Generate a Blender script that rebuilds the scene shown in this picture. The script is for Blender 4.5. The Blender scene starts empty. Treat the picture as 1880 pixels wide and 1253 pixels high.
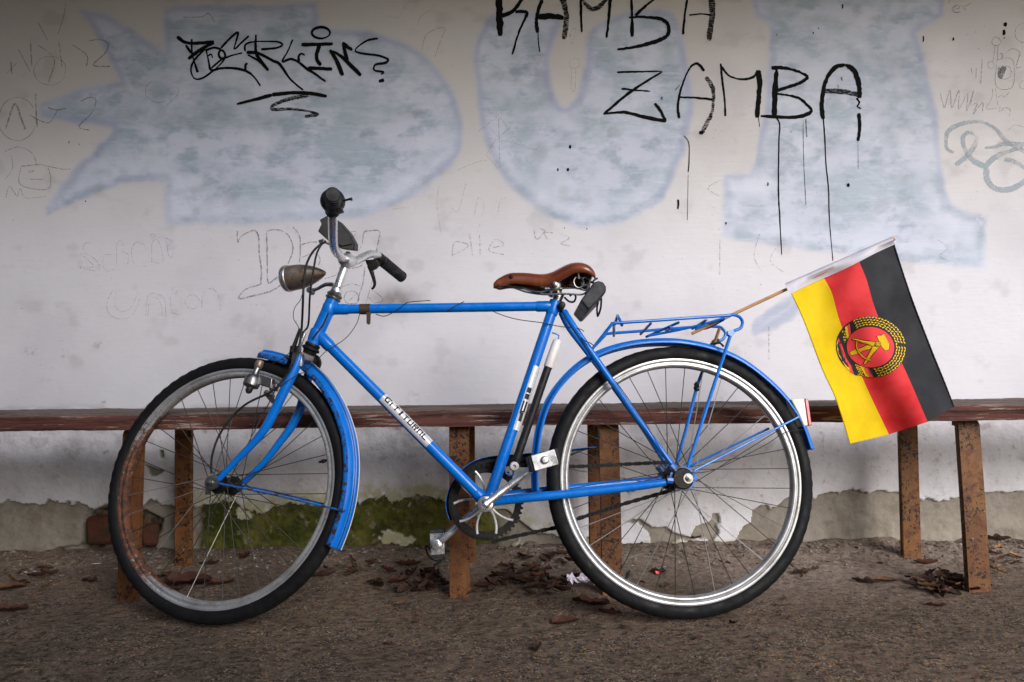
import bpy, math, random
import numpy as np
from mathutils import Vector, Matrix

random.seed(7); RS = np.random.RandomState(11)
PI = math.pi
sc = bpy.context.scene
COL = sc.collection

# ------------------------------------------------------------------ camera
FOC, CX, CY, CAMH, ROLL = 1253.3, 940.0, 666.0, 0.658, 0.0115
cam = bpy.data.cameras.new("camera"); camo = bpy.data.objects.new("camera", cam); COL.objects.link(camo)
cam.lens = 24.0; cam.sensor_width = 36.0; cam.clip_end = 500; cam.clip_start = 0.02
cam.shift_y = (CY - 626.5) / 1880.0
camo.location = (0, 0, CAMH)
camo.matrix_world = Matrix.Translation((0, 0, CAMH)) @ Matrix.Rotation(PI/2, 4, 'X') @ Matrix.Rotation(-ROLL, 4, 'Z')
sc.camera = camo

# ------------------------------------------------------------------ sky, sun, exposure
SUN = Vector((0.46, -0.80, 0.54)).normalized()
w = bpy.data.worlds.new("World"); sc.world = w; w.use_nodes = True
nt = w.node_tree
sky = nt.nodes.new('ShaderNodeTexSky'); sky.sky_type = 'NISHITA'; sky.sun_disc = False
sky.sun_elevation = math.asin(SUN.z); sky.sun_rotation = math.atan2(SUN.x, SUN.y)
sky.air_density = 1.0; sky.dust_density = 1.0; sky.ozone_density = 1.0
bg = nt.nodes['Background']; nt.links.new(sky.outputs[0], bg.inputs[0]); bg.inputs[1].default_value = 0.15
sl = bpy.data.lights.new("sun", 'SUN'); slo = bpy.data.objects.new("sun", sl); COL.objects.link(slo)
sl.energy = 2.4; sl.angle = math.radians(34); sl.color = (1.0, 0.975, 0.955)
slo.rotation_euler = SUN.to_track_quat('Z', 'Y').to_euler()
sc.view_settings.view_transform = 'Standard'; sc.view_settings.look = 'None'
sc.view_settings.exposure = 0.52; sc.view_settings.gamma = 1.0

# ------------------------------------------------------------------ photo geometry helpers: where each thing stands
def ray(px, py):
    a, b = px - CX, CY - py
    c, s = math.cos(ROLL), math.sin(ROLL)
    return Vector(((a*c + b*s)/FOC, 1.0, (-a*s + b*c)/FOC))
CAM = Vector((0, 0, CAMH))
def P(px, py, d): return CAM + ray(px, py)*d
def basis(yaw, lean):
    e1 = Vector((-math.cos(yaw), math.sin(yaw), 0)); n0 = Vector((-math.sin(yaw), -math.cos(yaw), 0)); z = Vector((0, 0, 1))
    return e1, (-n0*math.sin(lean) + z*math.cos(lean)), (n0*math.cos(lean) + z*math.sin(lean))
RC = P(1248.5, 879.1, 1.781); RE1, RE2, RN = basis(-.048, .172)      # rear wheel = frame plane
FC = P(415.1, 890.5, 1.816);  FE1, FE2, FN = basis(.200, .262)       # steered front wheel
def plane(px, py, C, N, off):
    r = ray(px, py); t = (off - (CAM - C).dot(N)) / r.dot(N)
    return CAM + r*t
def B(px, py, off=0.0): return plane(px, py, RC, RN, off)
def F(px, py, off=0.0): return plane(px, py, FC, FN, off)
WY = 2.44
def W(px, py, dy=0.0): return P(px, py, WY - dy)
def G(px, py, z=0.0):
    r = ray(px, py); return CAM + r*((z - CAMH)/r.z)

# ------------------------------------------------------------------ numpy noise
def vnoise(x, y, seed=0):
    xi = np.floor(x).astype(np.int64); yi = np.floor(y).astype(np.int64); fx = x - xi; fy = y - yi
    fx = fx*fx*(3-2*fx); fy = fy*fy*(3-2*fy)
    def h(a, b):
        n = (a*374761393 + b*668265263 + seed*982451653) & 0xffffffff
        n = ((n ^ (n >> 13))*1274126177) & 0xffffffff
        return ((n ^ (n >> 16)) & 0xffff)/65535.0
    return (h(xi, yi)*(1-fx)+h(xi+1, yi)*fx)*(1-fy)+(h(xi, yi+1)*(1-fx)+h(xi+1, yi+1)*fx)*fy
def fbm(x, y, oc=4, seed=0):
    s = 0; a = .5; t = 0
    for i in range(oc):
        s = s + a*vnoise(x*2**i, y*2**i, seed+i*17); t += a; a *= .5
    return s/t
def sstep(a, b, x):
    t = np.clip((x-a)/(b-a), 0, 1); return t*t*(3-2*t)
def sdist(px, py, poly):          # signed distance to polygon, + inside
    poly = np.array(poly, float); n = len(poly)
    ins = np.zeros(px.shape, bool); d = np.full(px.shape, 1e9)
    for i in range(n):
        ax, ay = poly[i]; bx, by = poly[(i+1) % n]
        ex, ey = bx-ax, by-ay
        t = np.clip(((px-ax)*ex+(py-ay)*ey)/(ex*ex+ey*ey+1e-9), 0, 1)
        d = np.minimum(d, np.hypot(px-ax-t*ex, py-ay-t*ey))
        c = ((ay > py) != (by > py)) & (px < ex*(py-ay)/((ey) if ey else 1e-9)+ax)
        ins ^= c
    return np.where(ins, d, -d)

# ------------------------------------------------------------------ materials
MATS = {}
class NM:
    def __init__(s, name, base=(.5,.5,.5), rough=.5, metal=0.0, spec=.5, coat=0.0):
        m = bpy.data.materials.new(name); m.use_nodes = True; s.m = m; s.t = m.node_tree; MATS[name] = m
        s.b = s.t.nodes['Principled BSDF']
        s.b.inputs['Base Color'].default_value = (*base, 1); s.b.inputs['Roughness'].default_value = rough
        s.b.inputs['Metallic'].default_value = metal; s.b.inputs['Specular IOR Level'].default_value = spec
        s.b.inputs['Coat Weight'].default_value = coat; s.b.inputs['Coat Roughness'].default_value = .12
        s.tc = s.n('ShaderNodeTexCoord').outputs['Object']; s.col = base
    def n(s, typ, **kw):
        o = s.t.nodes.new(typ)
        for k, v in kw.items(): setattr(o, k, v)
        return o
    def l(s, a, b): s.t.links.new(a, b)
    def noise(s, scale, detail=4, rough=.6, stretch=None, dist=0.0, seed=0.0):
        mp = s.n('ShaderNodeMapping'); s.l(s.tc, mp.inputs[0])
        if stretch: mp.inputs['Scale'].default_value = stretch
        mp.inputs['Location'].default_value = (seed*3.1, seed*1.7, seed*2.3)
        o = s.n('ShaderNodeTexNoise'); o.inputs['Scale'].default_value = scale; o.inputs['Detail'].default_value = detail
        o.inputs['Roughness'].default_value = rough; o.inputs['Distortion'].default_value = dist
        s.l(mp.outputs[0], o.inputs['Vector']); return o.outputs['Fac']
    def voro(s, scale, feature='F1', out='Distance'):
        o = s.n('ShaderNodeTexVoronoi', feature=feature); o.inputs['Scale'].default_value = scale
        s.l(s.tc, o.inputs['Vector']); return o.outputs[out]
    def ramp(s, x, a, b, lo=0.0, hi=1.0):
        o = s.n('ShaderNodeMapRange', interpolation_type='SMOOTHSTEP')
        s.l(x, o.inputs['Value'])
        for k, v in (('From Min', a), ('From Max', b), ('To Min', lo), ('To Max', hi)): o.inputs[k].default_value = v
        return o.outputs['Result']
    def attr(s, name):
        o = s.n('ShaderNodeAttribute', attribute_name=name); return o.outputs['Fac']
    def math(s, op, a, b=None):
        o = s.n('ShaderNodeMath', operation=op)
        for i, v in enumerate((a, b)):
            if v is None: continue
            if isinstance(v, (int, float)): o.inputs[i].default_value = v
            else: s.l(v, o.inputs[i])
        return o.outputs[0]
    def mix(s, fac, a, b):
        o = s.n('ShaderNodeMix', data_type='RGBA')
        if isinstance(fac, (int, float)): o.inputs[0].default_value = fac
        else: s.l(fac, o.inputs[0])
        for i, v in ((6, a), (7, b)):
            if isinstance(v, tuple): o.inputs[i].default_value = (*v, 1)
            else: s.l(v, o.inputs[i])
        return o.outputs[2]
    def color(s, c): s.l(c, s.b.inputs['Base Color']); s.col = c; return s
    def over(s, fac, c2): return s.color(s.mix(fac, s.col, c2))
    def rough(s, x): s.l(x, s.b.inputs['Roughness']); return s
    def metal(s, x): s.l(x, s.b.inputs['Metallic']); return s
    def bump(s, h, strength=.3, dist=.002):
        o = s.n('ShaderNodeBump'); o.inputs['Strength'].default_value = strength; o.inputs['Distance'].default_value = dist
        s.l(h, o.inputs['Height'])
        prev = s.b.inputs['Normal'].links
        if prev: s.l(prev[0].from_socket, o.inputs['Normal'])
        s.l(o.outputs[0], s.b.inputs['Normal']); return s
    def alpha(s, x): s.l(x, s.b.inputs['Alpha']); return s

BLUE = (.0003, .132, .53)
def blue_paint():
    m = NM('blue_paint', BLUE, .22, 0, .32, .15)
    m.over(m.ramp(m.noise(9, 3), .4, .75), (.0004, .152, .58))
    dirt = m.ramp(m.noise(60, 6, .7), .62, .72); m.over(m.math('MULTIPLY', dirt, .5), (.006, .06, .22))
    m.over(m.ramp(m.noise(5, 5, .75, seed=11), .58, .72, 0, .45), (.004, .075, .27))
    chips = m.ramp(m.noise(130, 6, .7, seed=3), .655, .67); m.over(chips, (.035, .018, .010))
    m.rough(m.ramp(m.noise(12, 6, .7), .35, .7, .16, .5)); m.bump(chips, -.3, .0006); return m.m
def blue_worn():
    m = NM('blue_paint_worn', (.0004, .120, .46), .4, 0, .5, .1)
    chips = m.ramp(m.noise(70, 6, .75, seed=1), .49, .54); m.over(chips, (.030, .016, .011))
    m.over(m.ramp(m.noise(20, 3, seed=5), .55, .8, 0, .5), (.004, .05, .2))
    m.rough(m.ramp(m.noise(50, 4), .3, .8, .3, .65)); m.bump(chips, -.4, .0008); return m.m
def chrome(name='chrome', c=(.70, .70, .71), dirt=.4):
    m = NM(name, c, .22, .9)
    m.over(m.ramp(m.noise(45, 5, .65), .5, .75, 0, dirt), (.20, .19, .17))
    m.over(m.ramp(m.noise(160, 4, seed=4), .66, .7), (.07, .05, .035))
    m.rough(m.ramp(m.noise(35, 5), .3, .8, .18, .50)); return m.m
def rubber():
    m = NM('tyre_rubber', (.007, .007, .008), .62, 0, .16)
    m.over(m.ramp(m.noise(14, 6, .7), .5, .85, 0, .5), (.030, .029, .028))
    m.over(m.ramp(m.noise(220, 3, seed=2), .68, .74, 0, .6), (.12, .11, .10))
    m.bump(m.noise(300, 3), .25, .001); m.rough(m.ramp(m.noise(30, 4), .3, .7, .45, .8)); return m.m
def rim_mat():
    m = NM('rim_metal', (.46, .46, .47), .32, .55)
    rust = m.attr('rust')
    rr = m.ramp(m.math('ADD', rust, m.math('MULTIPLY', m.noise(55, 6, .8), .9)), .80, .98)
    m.over(m.ramp(m.noise(12, 6, .75), .42, .66, 0, .75), (.26, .25, .24)); m.over(m.ramp(m.noise(170, 4, seed=13), .60, .68, 0, .8), (.08, .06, .05))
    m.over(rr, m.mix(m.ramp(m.noise(60, 5, .7, seed=12), .38, .6), (.13, .042, .014), (.035, .015, .010)))
    fl = m.ramp(m.noise(200, 3, seed=7), .66, .70, 0, .7); m.over(m.math('MULTIPLY', fl, rr), (.72, .55, .32))
    m.metal(m.ramp(rr, 0, 1, .6, 0)); m.rough(m.ramp(rr, 0, 1, .32, .8)); m.bump(rr, .3, .0008); return m.m
def simple(name, c, r=.5, metal=0, c2=None, sc_=40, lo=.4, hi=.7, bump=0, coat=0, spec=.5):
    if max(c) < .03: spec = .22; metal = min(metal, .1)
    m = NM(name, c, r, metal, spec, coat)
    if c2: m.over(m.ramp(m.noise(sc_, 5, .65), lo, hi), c2)
    if bump: m.bump(m.noise(sc_*4, 4), .5, bump)
    m.rough(m.ramp(m.noise(sc_*1.7, 4, seed=9), .3, .8, max(.05, r-.08), min(1, r+.15)))
    return m.m
blue_paint(); blue_worn(); chrome(); rubber(); rim_mat()
chrome('dull_steel', (.25, .24, .23), .85)
simple('black_rubber', (.010, .010, .011), .55, c2=(.03, .03, .03), bump=.0006)
simple('black_plastic', (.012, .012, .014), .38, c2=(.022, .022, .025))
simple('black_leatherette', (.020, .021, .026), .5, c2=(.045, .045, .052), sc_=25, bump=.0005)
simple('greasy_black', (.006, .0055, .005), .5, .1, c2=(.020, .017, .012), sc_=90, bump=.001)
simple('chain_steel', (.006, .005, .005), .55, .1, c2=(.025, .02, .016), sc_=160, lo=.55, hi=.75)
simple('white_plastic', (.72, .69, .66), .42, c2=(.60, .55, .50), sc_=20)
simple('cream_plastic', (.75, .70, .56), .35, c2=(.66, .60, .46), sc_=20)
simple('red_lens', (.42, .008, .015), .2, coat=.5)
simple('decal_foil', (.60, .60, .62), .25, .15, c2=(.50, .50, .52), sc_=60)
simple('decal_ink', (.012, .012, .013), .4)
simple('wood_stick', (.45, .24, .09), .6, c2=(.30, .15, .05), sc_=30)
simple('brown_strap', (.045, .022, .012), .7, c2=(.02, .012, .008), bump=.0005)
def spoke_mat():
    m = NM('spoke_steel', (.03, .027, .025), .45, .3, .4)
    oi = m.n('ShaderNodeObjectInfo'); f = m.ramp(oi.outputs['Random'], .84, .88); m.over(f, (.50, .49, .47)); m.metal(m.ramp(f, 0, 1, .2, .9))
spoke_mat()
simple('glass_lens', (.55, .58, .60), .12, .3)
simple('paper', (.62, .58, .68), .7, c2=(.72, .55, .60), sc_=25)
simple('red_cap', (.70, .01, .008), .35)
def lamp_shell():
    m = NM('lamp_shell', (.22, .17, .13), .38, .55)
    m.over(m.ramp(m.noise(25, 5), .42, .7), (.36, .29, .23))
    m.over(m.ramp(m.noise(45, 5, .7, seed=2), .56, .62, 0, .8), (.16, .05, .018))
    m.over(m.ramp(m.noise(75, 2, seed=5), .66, .68), (.012, .008, .006)); m.bump(m.noise(90, 4), .3, .001)
lamp_shell()
def leather():
    m = NM('saddle_leather', (.135, .030, .010), .30, 0, .5, .2)
    m.over(m.ramp(m.noise(16, 4), .48, .8), (.26, .075, .022))
    m.over(m.ramp(m.noise(40, 5, .7, seed=2), .55, .7, 0, .8), (.055, .014, .008))
    m.bump(m.noise(220, 4), .3, .0008)
leather()
simple('saddle_underside', (.02, .015, .012), .8)
def cloth_mat(name, c, c2):
    m = NM(name, c, .72, 0, .25)
    m.over(m.ramp(m.noise(18, 3), .35, .75), c2)
    m.bump(m.noise(1100, 2), .25, .0004)
    tr = m.n('ShaderNodeBsdfTranslucent'); m.l(m.col if not isinstance(m.col, tuple) else m.b.outputs[0], tr.inputs[0])
    mx = m.n('ShaderNodeMixShader'); mx.inputs[0].default_value = .22
    out = m.t.nodes['Material Output']; m.l(m.b.outputs[0], mx.inputs[1]); m.l(tr.outputs[0], mx.inputs[2]); m.l(mx.outputs[0], out.inputs[0])
cloth_mat('cloth_yellow', (.78, .54, .002), (.68, .46, .002))
cloth_mat('cloth_red', (.74, .045, .050), (.66, .022, .028))
cloth_mat('cloth_black', (.020, .021, .025), (.032, .032, .038))
cloth_mat('cloth_white', (.62, .60, .70), (.72, .70, .74))
simple('print_gold', (.68, .43, .006), .7, spec=.2)
simple('print_black', (.020, .020, .022), .7, spec=.2)
simple('print_red', (.76, .050, .060), .7, spec=.2)

def wall_upper_mat():
    m = NM('painted_wall', (.610, .600, .645), .55, 0, .25)
    warm = m.attr('warm'); mur = m.attr('mural'); edge = m.attr('edge'); dirt = m.attr('dirt'); white = m.attr('halo')
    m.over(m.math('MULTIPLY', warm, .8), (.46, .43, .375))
    m.over(m.ramp(m.noise(1.6, 5, .6), .40, .68, 0, .5), (.47, .455, .50))
    streak = m.noise(9, 5, .7, (1, 1, 6)); m.over(m.ramp(streak, .5, .8, 0, .22), (.45, .43, .45))
    body = m.mix(m.ramp(m.noise(4.5, 5, .6, (1, 1, 1.5), .2), .42, .62), (.49, .53, .66), (.32, .40, .49))
    body = m.mix(m.ramp(m.noise(13, 5, .62, (.8, 1, 1.3), .1, seed=3), .47, .66, 0, .85), body, (.24, .32, .41))
    body = m.mix(m.ramp(m.noise(6, 2, .4, seed=8), .56, .68, 0, .55), body, (.57, .60, .71))
    body = m.mix(m.ramp(m.noise(30, 6, .75, (.25, 1, 2.2), seed=15), .5, .68, 0, .45), body, (.58, .61, .72))
    m.over(m.math('MULTIPLY', mur, .84), body)
    m.over(m.math('MULTIPLY', edge, .75), (.33, .35, .50))
    m.over(m.math('MULTIPLY', white, .7), (.62, .65, .77))
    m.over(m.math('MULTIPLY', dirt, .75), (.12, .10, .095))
    sp = m.ramp(m.noise(120, 2, seed=6), .735, .75); m.over(m.math('MULTIPLY', sp, .7), (.10, .09, .08))
    sc2 = m.ramp(m.noise(3.2, 6, .75, (4, 1, 1), 1.5, seed=4), .60, .605, 0, 1)
    fine = m.noise(45, 5, .7, (.35, 1, 2.6))
    m.bump(fine, .22, .003); m.bump(m.noise(7, 3), .25, .008); m.bump(sp, -.4, .001)
    m.rough(m.ramp(m.noise(5, 4), .3, .7, .38, .62))
wall_upper_mat()
def wall_lower_mat():
    m = NM('flaking_wall', (.34, .305, .26), .9, 0, .2)
    pl = m.attr('plaster'); moss = m.attr('moss'); brick = m.attr('brick'); dirt = m.attr('dirt'); yel = m.attr('fringe')
    m.over(m.ramp(m.noise(10, 6, .65), .4, .7), (.25, .215, .175))
    m.over(m.ramp(m.noise(60, 5, .7, seed=1), .5, .75, 0, .6), (.36, .32, .27))
    m.over(m.ramp(m.noise(200, 3, seed=4), .62, .68, 0, .5), (.10, .08, .06))
    mg = m.mix(m.ramp(m.noise(14, 5, .65, seed=2), .4, .65), (.045, .055, .010), (.135, .130, .028))
    mg = m.mix(m.ramp(m.noise(35, 4, seed=3), .60, .68), mg, (.20, .17, .11))
    mm = m.ramp(m.math('ADD', moss, m.math('MULTIPLY', m.noise(12, 5, .7, seed=6), .6)), .55, .85)
    m.over(mm, mg)
    m.over(m.math('MULTIPLY', brick, m.ramp(m.noise(30, 4), .3, .6, .5, 1)), m.mix(m.ramp(m.noise(22, 4, seed=8), .35, .65), (.11, .035, .018), (.045, .032, .010)))
    white = m.mix(m.ramp(m.noise(8, 5, .6, seed=5), .35, .7), (.80, .79, .85), (.68, .66, .69))
    white = m.mix(m.ramp(m.noise(40, 5, .7, seed=7), .55, .75, 0, .7), white, (.38, .35, .31))
    white = m.mix(m.math('MULTIPLY', yel, m.ramp(m.noise(30, 4, seed=9), .3, .55)), white, (.42, .40, .16))
    m.over(pl, white)
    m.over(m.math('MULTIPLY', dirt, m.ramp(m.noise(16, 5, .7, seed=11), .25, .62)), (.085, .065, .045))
    m.bump(m.noise(90, 6, .7), .5, .004); m.bump(m.noise(18, 4), .4, .01)
wall_lower_mat()
def ground_mat():
    m = NM('dirt_concrete', (.165, .118, .082), .88, 0, .22)
    zone = m.ramp(m.noise(2.6, 5, .65, seed=20), .38, .62)            # gritty zones against smoother trodden dust
    zone2 = m.ramp(m.noise(7, 6, .7, (1, 1.8, 1), seed=21), .42, .60)
    m.over(zone, (.225, .165, .118))
    m.over(m.ramp(m.noise(11, 6, .75, (1, 1.6, 1), seed=22), .50, .66, 0, .7), (.060, .042, .030))
    m.over(m.ramp(m.noise(34, 6, .8, (1, 1.8, 1), seed=1), .47, .60, 0, .88), (.030, .020, .014))
    m.over(m.ramp(m.noise(80, 5, .8, (1, 2.2, 1), seed=2), .55, .66, 0, .8), (.40, .285, .205))
    v = m.voro(260, out='Color'); sep = m.n('ShaderNodeSeparateColor'); m.l(v, sep.inputs[0])
    m.over(m.math('MULTIPLY', m.ramp(sep.outputs[0], .80, .86, 0, .75), zone2), (.44, .32, .24))
    m.over(m.math('MULTIPLY', m.ramp(sep.outputs[1], .95, .96), zone), (.33, .12, .08))
    m.over(m.math('MULTIPLY', m.ramp(sep.outputs[2], .972, .98), zone), (.48, .30, .06))
    m.over(m.math('MULTIPLY', m.ramp(sep.outputs[2], .10, .22, .85, 0), zone2), (.020, .014, .011))
    pk = m.math('MULTIPLY', m.attr('pale'), m.ramp(m.noise(40, 6, .75, seed=5), .30, .62)); m.over(pk, (.44, .35, .29))
    m.bump(m.noise(190, 6, .85), .9, .006); m.bump(m.noise(30, 6, .8), 1.0, .018)
    m.rough(m.ramp(m.noise(20, 4), .3, .7, .6, .95))
ground_mat()
def rusty_leg():
    m = NM('rusty_steel', (.165, .068, .020), .62, 0, .3)
    m.over(m.ramp(m.noise(6, 5, .6), .35, .7), (.20, .095, .032))
    oi = m.n('ShaderNodeObjectInfo'); m.over(m.ramp(m.math('ADD', m.noise(7, 5, .7, (1, 1, .35), seed=14), m.math('MULTIPLY', oi.outputs['Random'], .14)), .50, .68, 0, .65), (.095, .034, .012))
    m.over(m.ramp(m.noise(30, 5, .7, seed=1), .48, .62, 0, .85), (.085, .026, .011))
    cl_ = m.ramp(m.noise(9, 3, seed=8), .40, .62, -.07, .05); sp = m.ramp(m.math('ADD', m.noise(95, 3, .6, seed=2), cl_), .585, .62); m.over(sp, (.012, .006, .005))
    sp2 = m.ramp(m.math('ADD', m.noise(210, 3, .6, seed=5), cl_), .61, .64); m.over(sp2, (.018, .009, .006))
    m.over(m.ramp(m.noise(28, 6, .75, seed=3), .66, .70), (.45, .40, .35))
    m.bump(sp, -.6, .0015); m.bump(m.noise(120, 5), .5, .0015)
rusty_leg()
def bench_wood(name, c1, c2, chip):
    m = NM(name, c1, .75, 0, .25)
    m.over(m.ramp(m.noise(30, 6, .7, (.12, 1, 1.6)), .42, .62), c2)
    m.over(m.ramp(m.noise(60, 6, .75, (.10, 1, 2), seed=2), .555, .62, 0, .9), chip)
    m.over(m.ramp(m.noise(24, 6, .75, (.12, 1, 2.6), seed=5), .52, .60, 0, .9), (.028, .013, .010))
    m.bump(m.noise(70, 6, .8, (.08, 1, 2.2)), 1.0, .007)
bench_wood('bench_front_wood', (.135, .050, .038), (.070, .026, .021), (.40, .31, .26))
bench_wood('bench_top_wood', (.17, .125, .105), (.12, .085, .07), (.26, .20, .16))
def ink(name, c, lo, hi, rough=.45, scale=60, st=(1, 1, 1)):
    m = NM(name, c, .8, 0, .08)
    m.alpha(m.ramp(m.noise(scale, 5, .8, st, seed=2), lo, hi)); return m.m
ink('black_marker', (.005, .005, .005), .24, .30)
ink('dry_marker', (.010, .010, .010), .42, .50, scale=170, st=(.4, 1, 2.4))
ink('pencil_grey', (.24, .23, .25), .38, .64, scale=140)
ink('pencil_faint', (.42, .41, .44), .42, .66, scale=120)
ink('wash_blue', (.40, .46, .52), .25, .75, scale=14)
def leaf_mat(name, a, b):
    m = NM(name, a, .75, 0, .3); m.over(m.ramp(m.noise(40, 4), .35, .7), b)
    m.over(m.ramp(m.noise(120, 4, seed=3), .62, .7, 0, .6), (.02, .010, .007)); m.bump(m.noise(90, 4), .5, .002)
leaf_mat('leaf_dark', (.030, .015, .010), (.060, .028, .017))
leaf_mat('leaf_red', (.080, .028, .016), (.038, .015, .010))
leaf_mat('leaf_tan', (.13, .068, .034), (.075, .035, .018))
leaf_mat('leaf_ochre', (.42, .22, .07), (.30, .13, .04))
simple('pebble_grey', (.20, .155, .125), .85, c2=(.08, .06, .05), sc_=30)
simple('pebble_pale', (.36, .31, .27), .9, c2=(.22, .18, .15), sc_=30)
simple('flake_white', (.62, .60, .60), .8, c2=(.45, .42, .40), sc_=30)
simple('brick_clay', (.12, .035, .020), .9, c2=(.045, .035, .012), sc_=30, bump=.003)
simple('roof_board', (.14, .12, .10), .8, c2=(.09, .075, .06), sc_=6)
simple('side_plaster', (.20, .185, .165), .85, c2=(.15, .14, .12), sc_=6)

# ------------------------------------------------------------------ mesh builder
def ortho(d):
    d = Vector(d).normalized(); a = Vector((0, 0, 1)) if abs(d.z) < .9 else Vector((1, 0, 0))
    u = d.cross(a).normalized(); return u, d.cross(u).normalized(), d
class MB:
    def __init__(s): s.v = []; s.f = []; s.mi = []; s.cur = 0
    def add(s, vs, fs):
        o = len(s.v); s.v += [tuple(v) for v in vs]; s.f += [tuple(i+o for i in f) for f in fs]; s.mi += [s.cur]*len(fs); return s
    def tube(s, pts, r, seg=12, caps=True, closed=False, flat=None):
        pts = [Vector(p) for p in pts]; n = len(pts)
        rr = r if isinstance(r, (list, tuple)) else [r]*n
        if len(rr) != n: rr = list(np.interp(np.linspace(0, 1, n), np.linspace(0, 1, len(rr)), rr))
        T = []
        for i in range(n):
            if closed: d = pts[(i+1) % n]-pts[i-1]
            else: d = pts[min(i+1, n-1)]-pts[max(i-1, 0)]
            T.append(d.normalized())
        u, v, _ = ortho(T[0])
        vs = []
        for i in range(n):
            u = (u - T[i]*u.dot(T[i])).normalized(); v = T[i].cross(u)
            for k in range(seg):
                a = 2*PI*k/seg
                vs.append(pts[i]+(u*math.cos(a)+v*math.sin(a))*rr[i])
        fs = []
        m = n if closed else n-1
        for i in range(m):
            j = (i+1) % n
            for k in range(seg):
                l = (k+1) % seg
                fs.append((i*seg+k, i*seg+l, j*seg+l, j*seg+k))
        if caps and not closed:
            fs.append(tuple(range(seg-1, -1, -1))); fs.append(tuple((n-1)*seg+k for k in range(seg)))
        return s.add(vs, fs)
    def box(s, c, ax, hs):
        c = Vector(c); ax = [Vector(a).normalized() for a in ax]; vs = []
        for i in (-1, 1):
            for j in (-1, 1):
                for k in (-1, 1): vs.append(c+ax[0]*hs[0]*i+ax[1]*hs[1]*j+ax[2]*hs[2]*k)
        return s.add(vs, [(0, 1, 3, 2), (4, 6, 7, 5), (0, 4, 5, 1), (2, 3, 7, 6), (0, 2, 6, 4), (1, 5, 7, 3)])
    def lathe(s, c, axis, prof, seg=24, closed=False, U=None):     # prof: (radius, along)
        c = Vector(c); u, v, d = ortho(axis)
        if U is not None: u = Vector(U); v = d.cross(u)
        vs = []; n = len(prof)
        for r, h in prof:
            for k in range(seg):
                a = 2*PI*k/seg; vs.append(c+d*h+(u*math.cos(a)+v*math.sin(a))*max(r, 1e-5))
        fs = []
        for i in range(n if closed else n-1):
            j = (i+1) % n
            for k in range(seg):
                l = (k+1) % seg; fs.append((i*seg+k, i*seg+l, j*seg+l, j*seg+k))
        return s.add(vs, fs)
    def prism(s, poly, vec):
        poly = [Vector(p) for p in poly]; n = len(poly); vec = Vector(vec)
        vs = poly+[p+vec for p in poly]
        fs = [tuple(range(n)), tuple(range(2*n-1, n-1, -1))]
        for i in range(n): j = (i+1) % n; fs.append((i, i+n, j+n, j))
        return s.add(vs, fs)
    def sheet(s, rows):          # grid of points
        n = len(rows); m = len(rows[0]); vs = [p for r in rows for p in r]
        return s.add(vs, [(i*m+j, i*m+j+1, (i+1)*m+j+1, (i+1)*m+j) for i in range(n-1) for j in range(m-1)])
def tag(o, label=None, cat=None, group=None, kind=None):
    for k, v in (('label', label), ('category', cat), ('group', group), ('kind', kind)):
        if v: o[k] = v
    return o
BASE = {}
def thing(name, base, label, cat, group=None):
    o = bpy.data.objects.new(name, None); COL.objects.link(o); o.location = base; o.empty_display_size = .1
    BASE[o.name] = Vector(base); return tag(o, label, cat, group)
def build(name, mb, mats, parent=None, label=None, smooth=True, base=None, bevel=0, solid=0, kind=None, sharp=35):
    if parent is not None: b = BASE[parent.name]
    else: b = Vector(base) if base is not None else Vector((0, 0, 0))
    me = bpy.data.meshes.new(name); me.from_pydata([tuple(Vector(v)-b) for v in mb.v], [], mb.f)
    mats = mats if isinstance(mats, (list, tuple)) else [mats]
    for m in mats: me.materials.append(MATS[m])
    me.polygons.foreach_set('material_index', mb.mi)
    me.update(); me.validate()
    if smooth:
        me.polygons.foreach_set('use_smooth', [True]*len(me.polygons)); me.set_sharp_from_angle(angle=math.radians(sharp))
    o = bpy.data.objects.new(name, me); COL.objects.link(o)
    if parent is not None: o.parent = parent
    else: o.location = b
    BASE[o.name] = b
    if solid:
        md = o.modifiers.new('solidify', 'SOLIDIFY'); md.thickness = solid; md.offset = 0
    if bevel:
        md = o.modifiers.new('bevel', 'BEVEL'); md.width = bevel; md.segments = 2; md.limit_method = 'ANGLE'; md.angle_limit = math.radians(40)
    if label: o['label'] = label
    if kind: o['kind'] = kind
    return o
def spline(pts, n=8, closed=False):
    pts = [Vector(p) for p in pts]; out = []; m = len(pts)
    for i in range(m if closed else m-1):
        if closed: p0, p1, p2, p3 = pts[i-1], pts[i], pts[(i+1) % m], pts[(i+2) % m]
        else: p0, p1, p2, p3 = pts[max(i-1, 0)], pts[i], pts[i+1], pts[min(i+2, m-1)]
        for k in range(n):
            t = k/n; out.append(.5*((2*p1)+(p2-p0)*t+(2*p0-5*p1+4*p2-p3)*t*t+(3*p1-p0-3*p2+p3)*t**3))
    if not closed: out.append(pts[-1])
    return out

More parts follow.
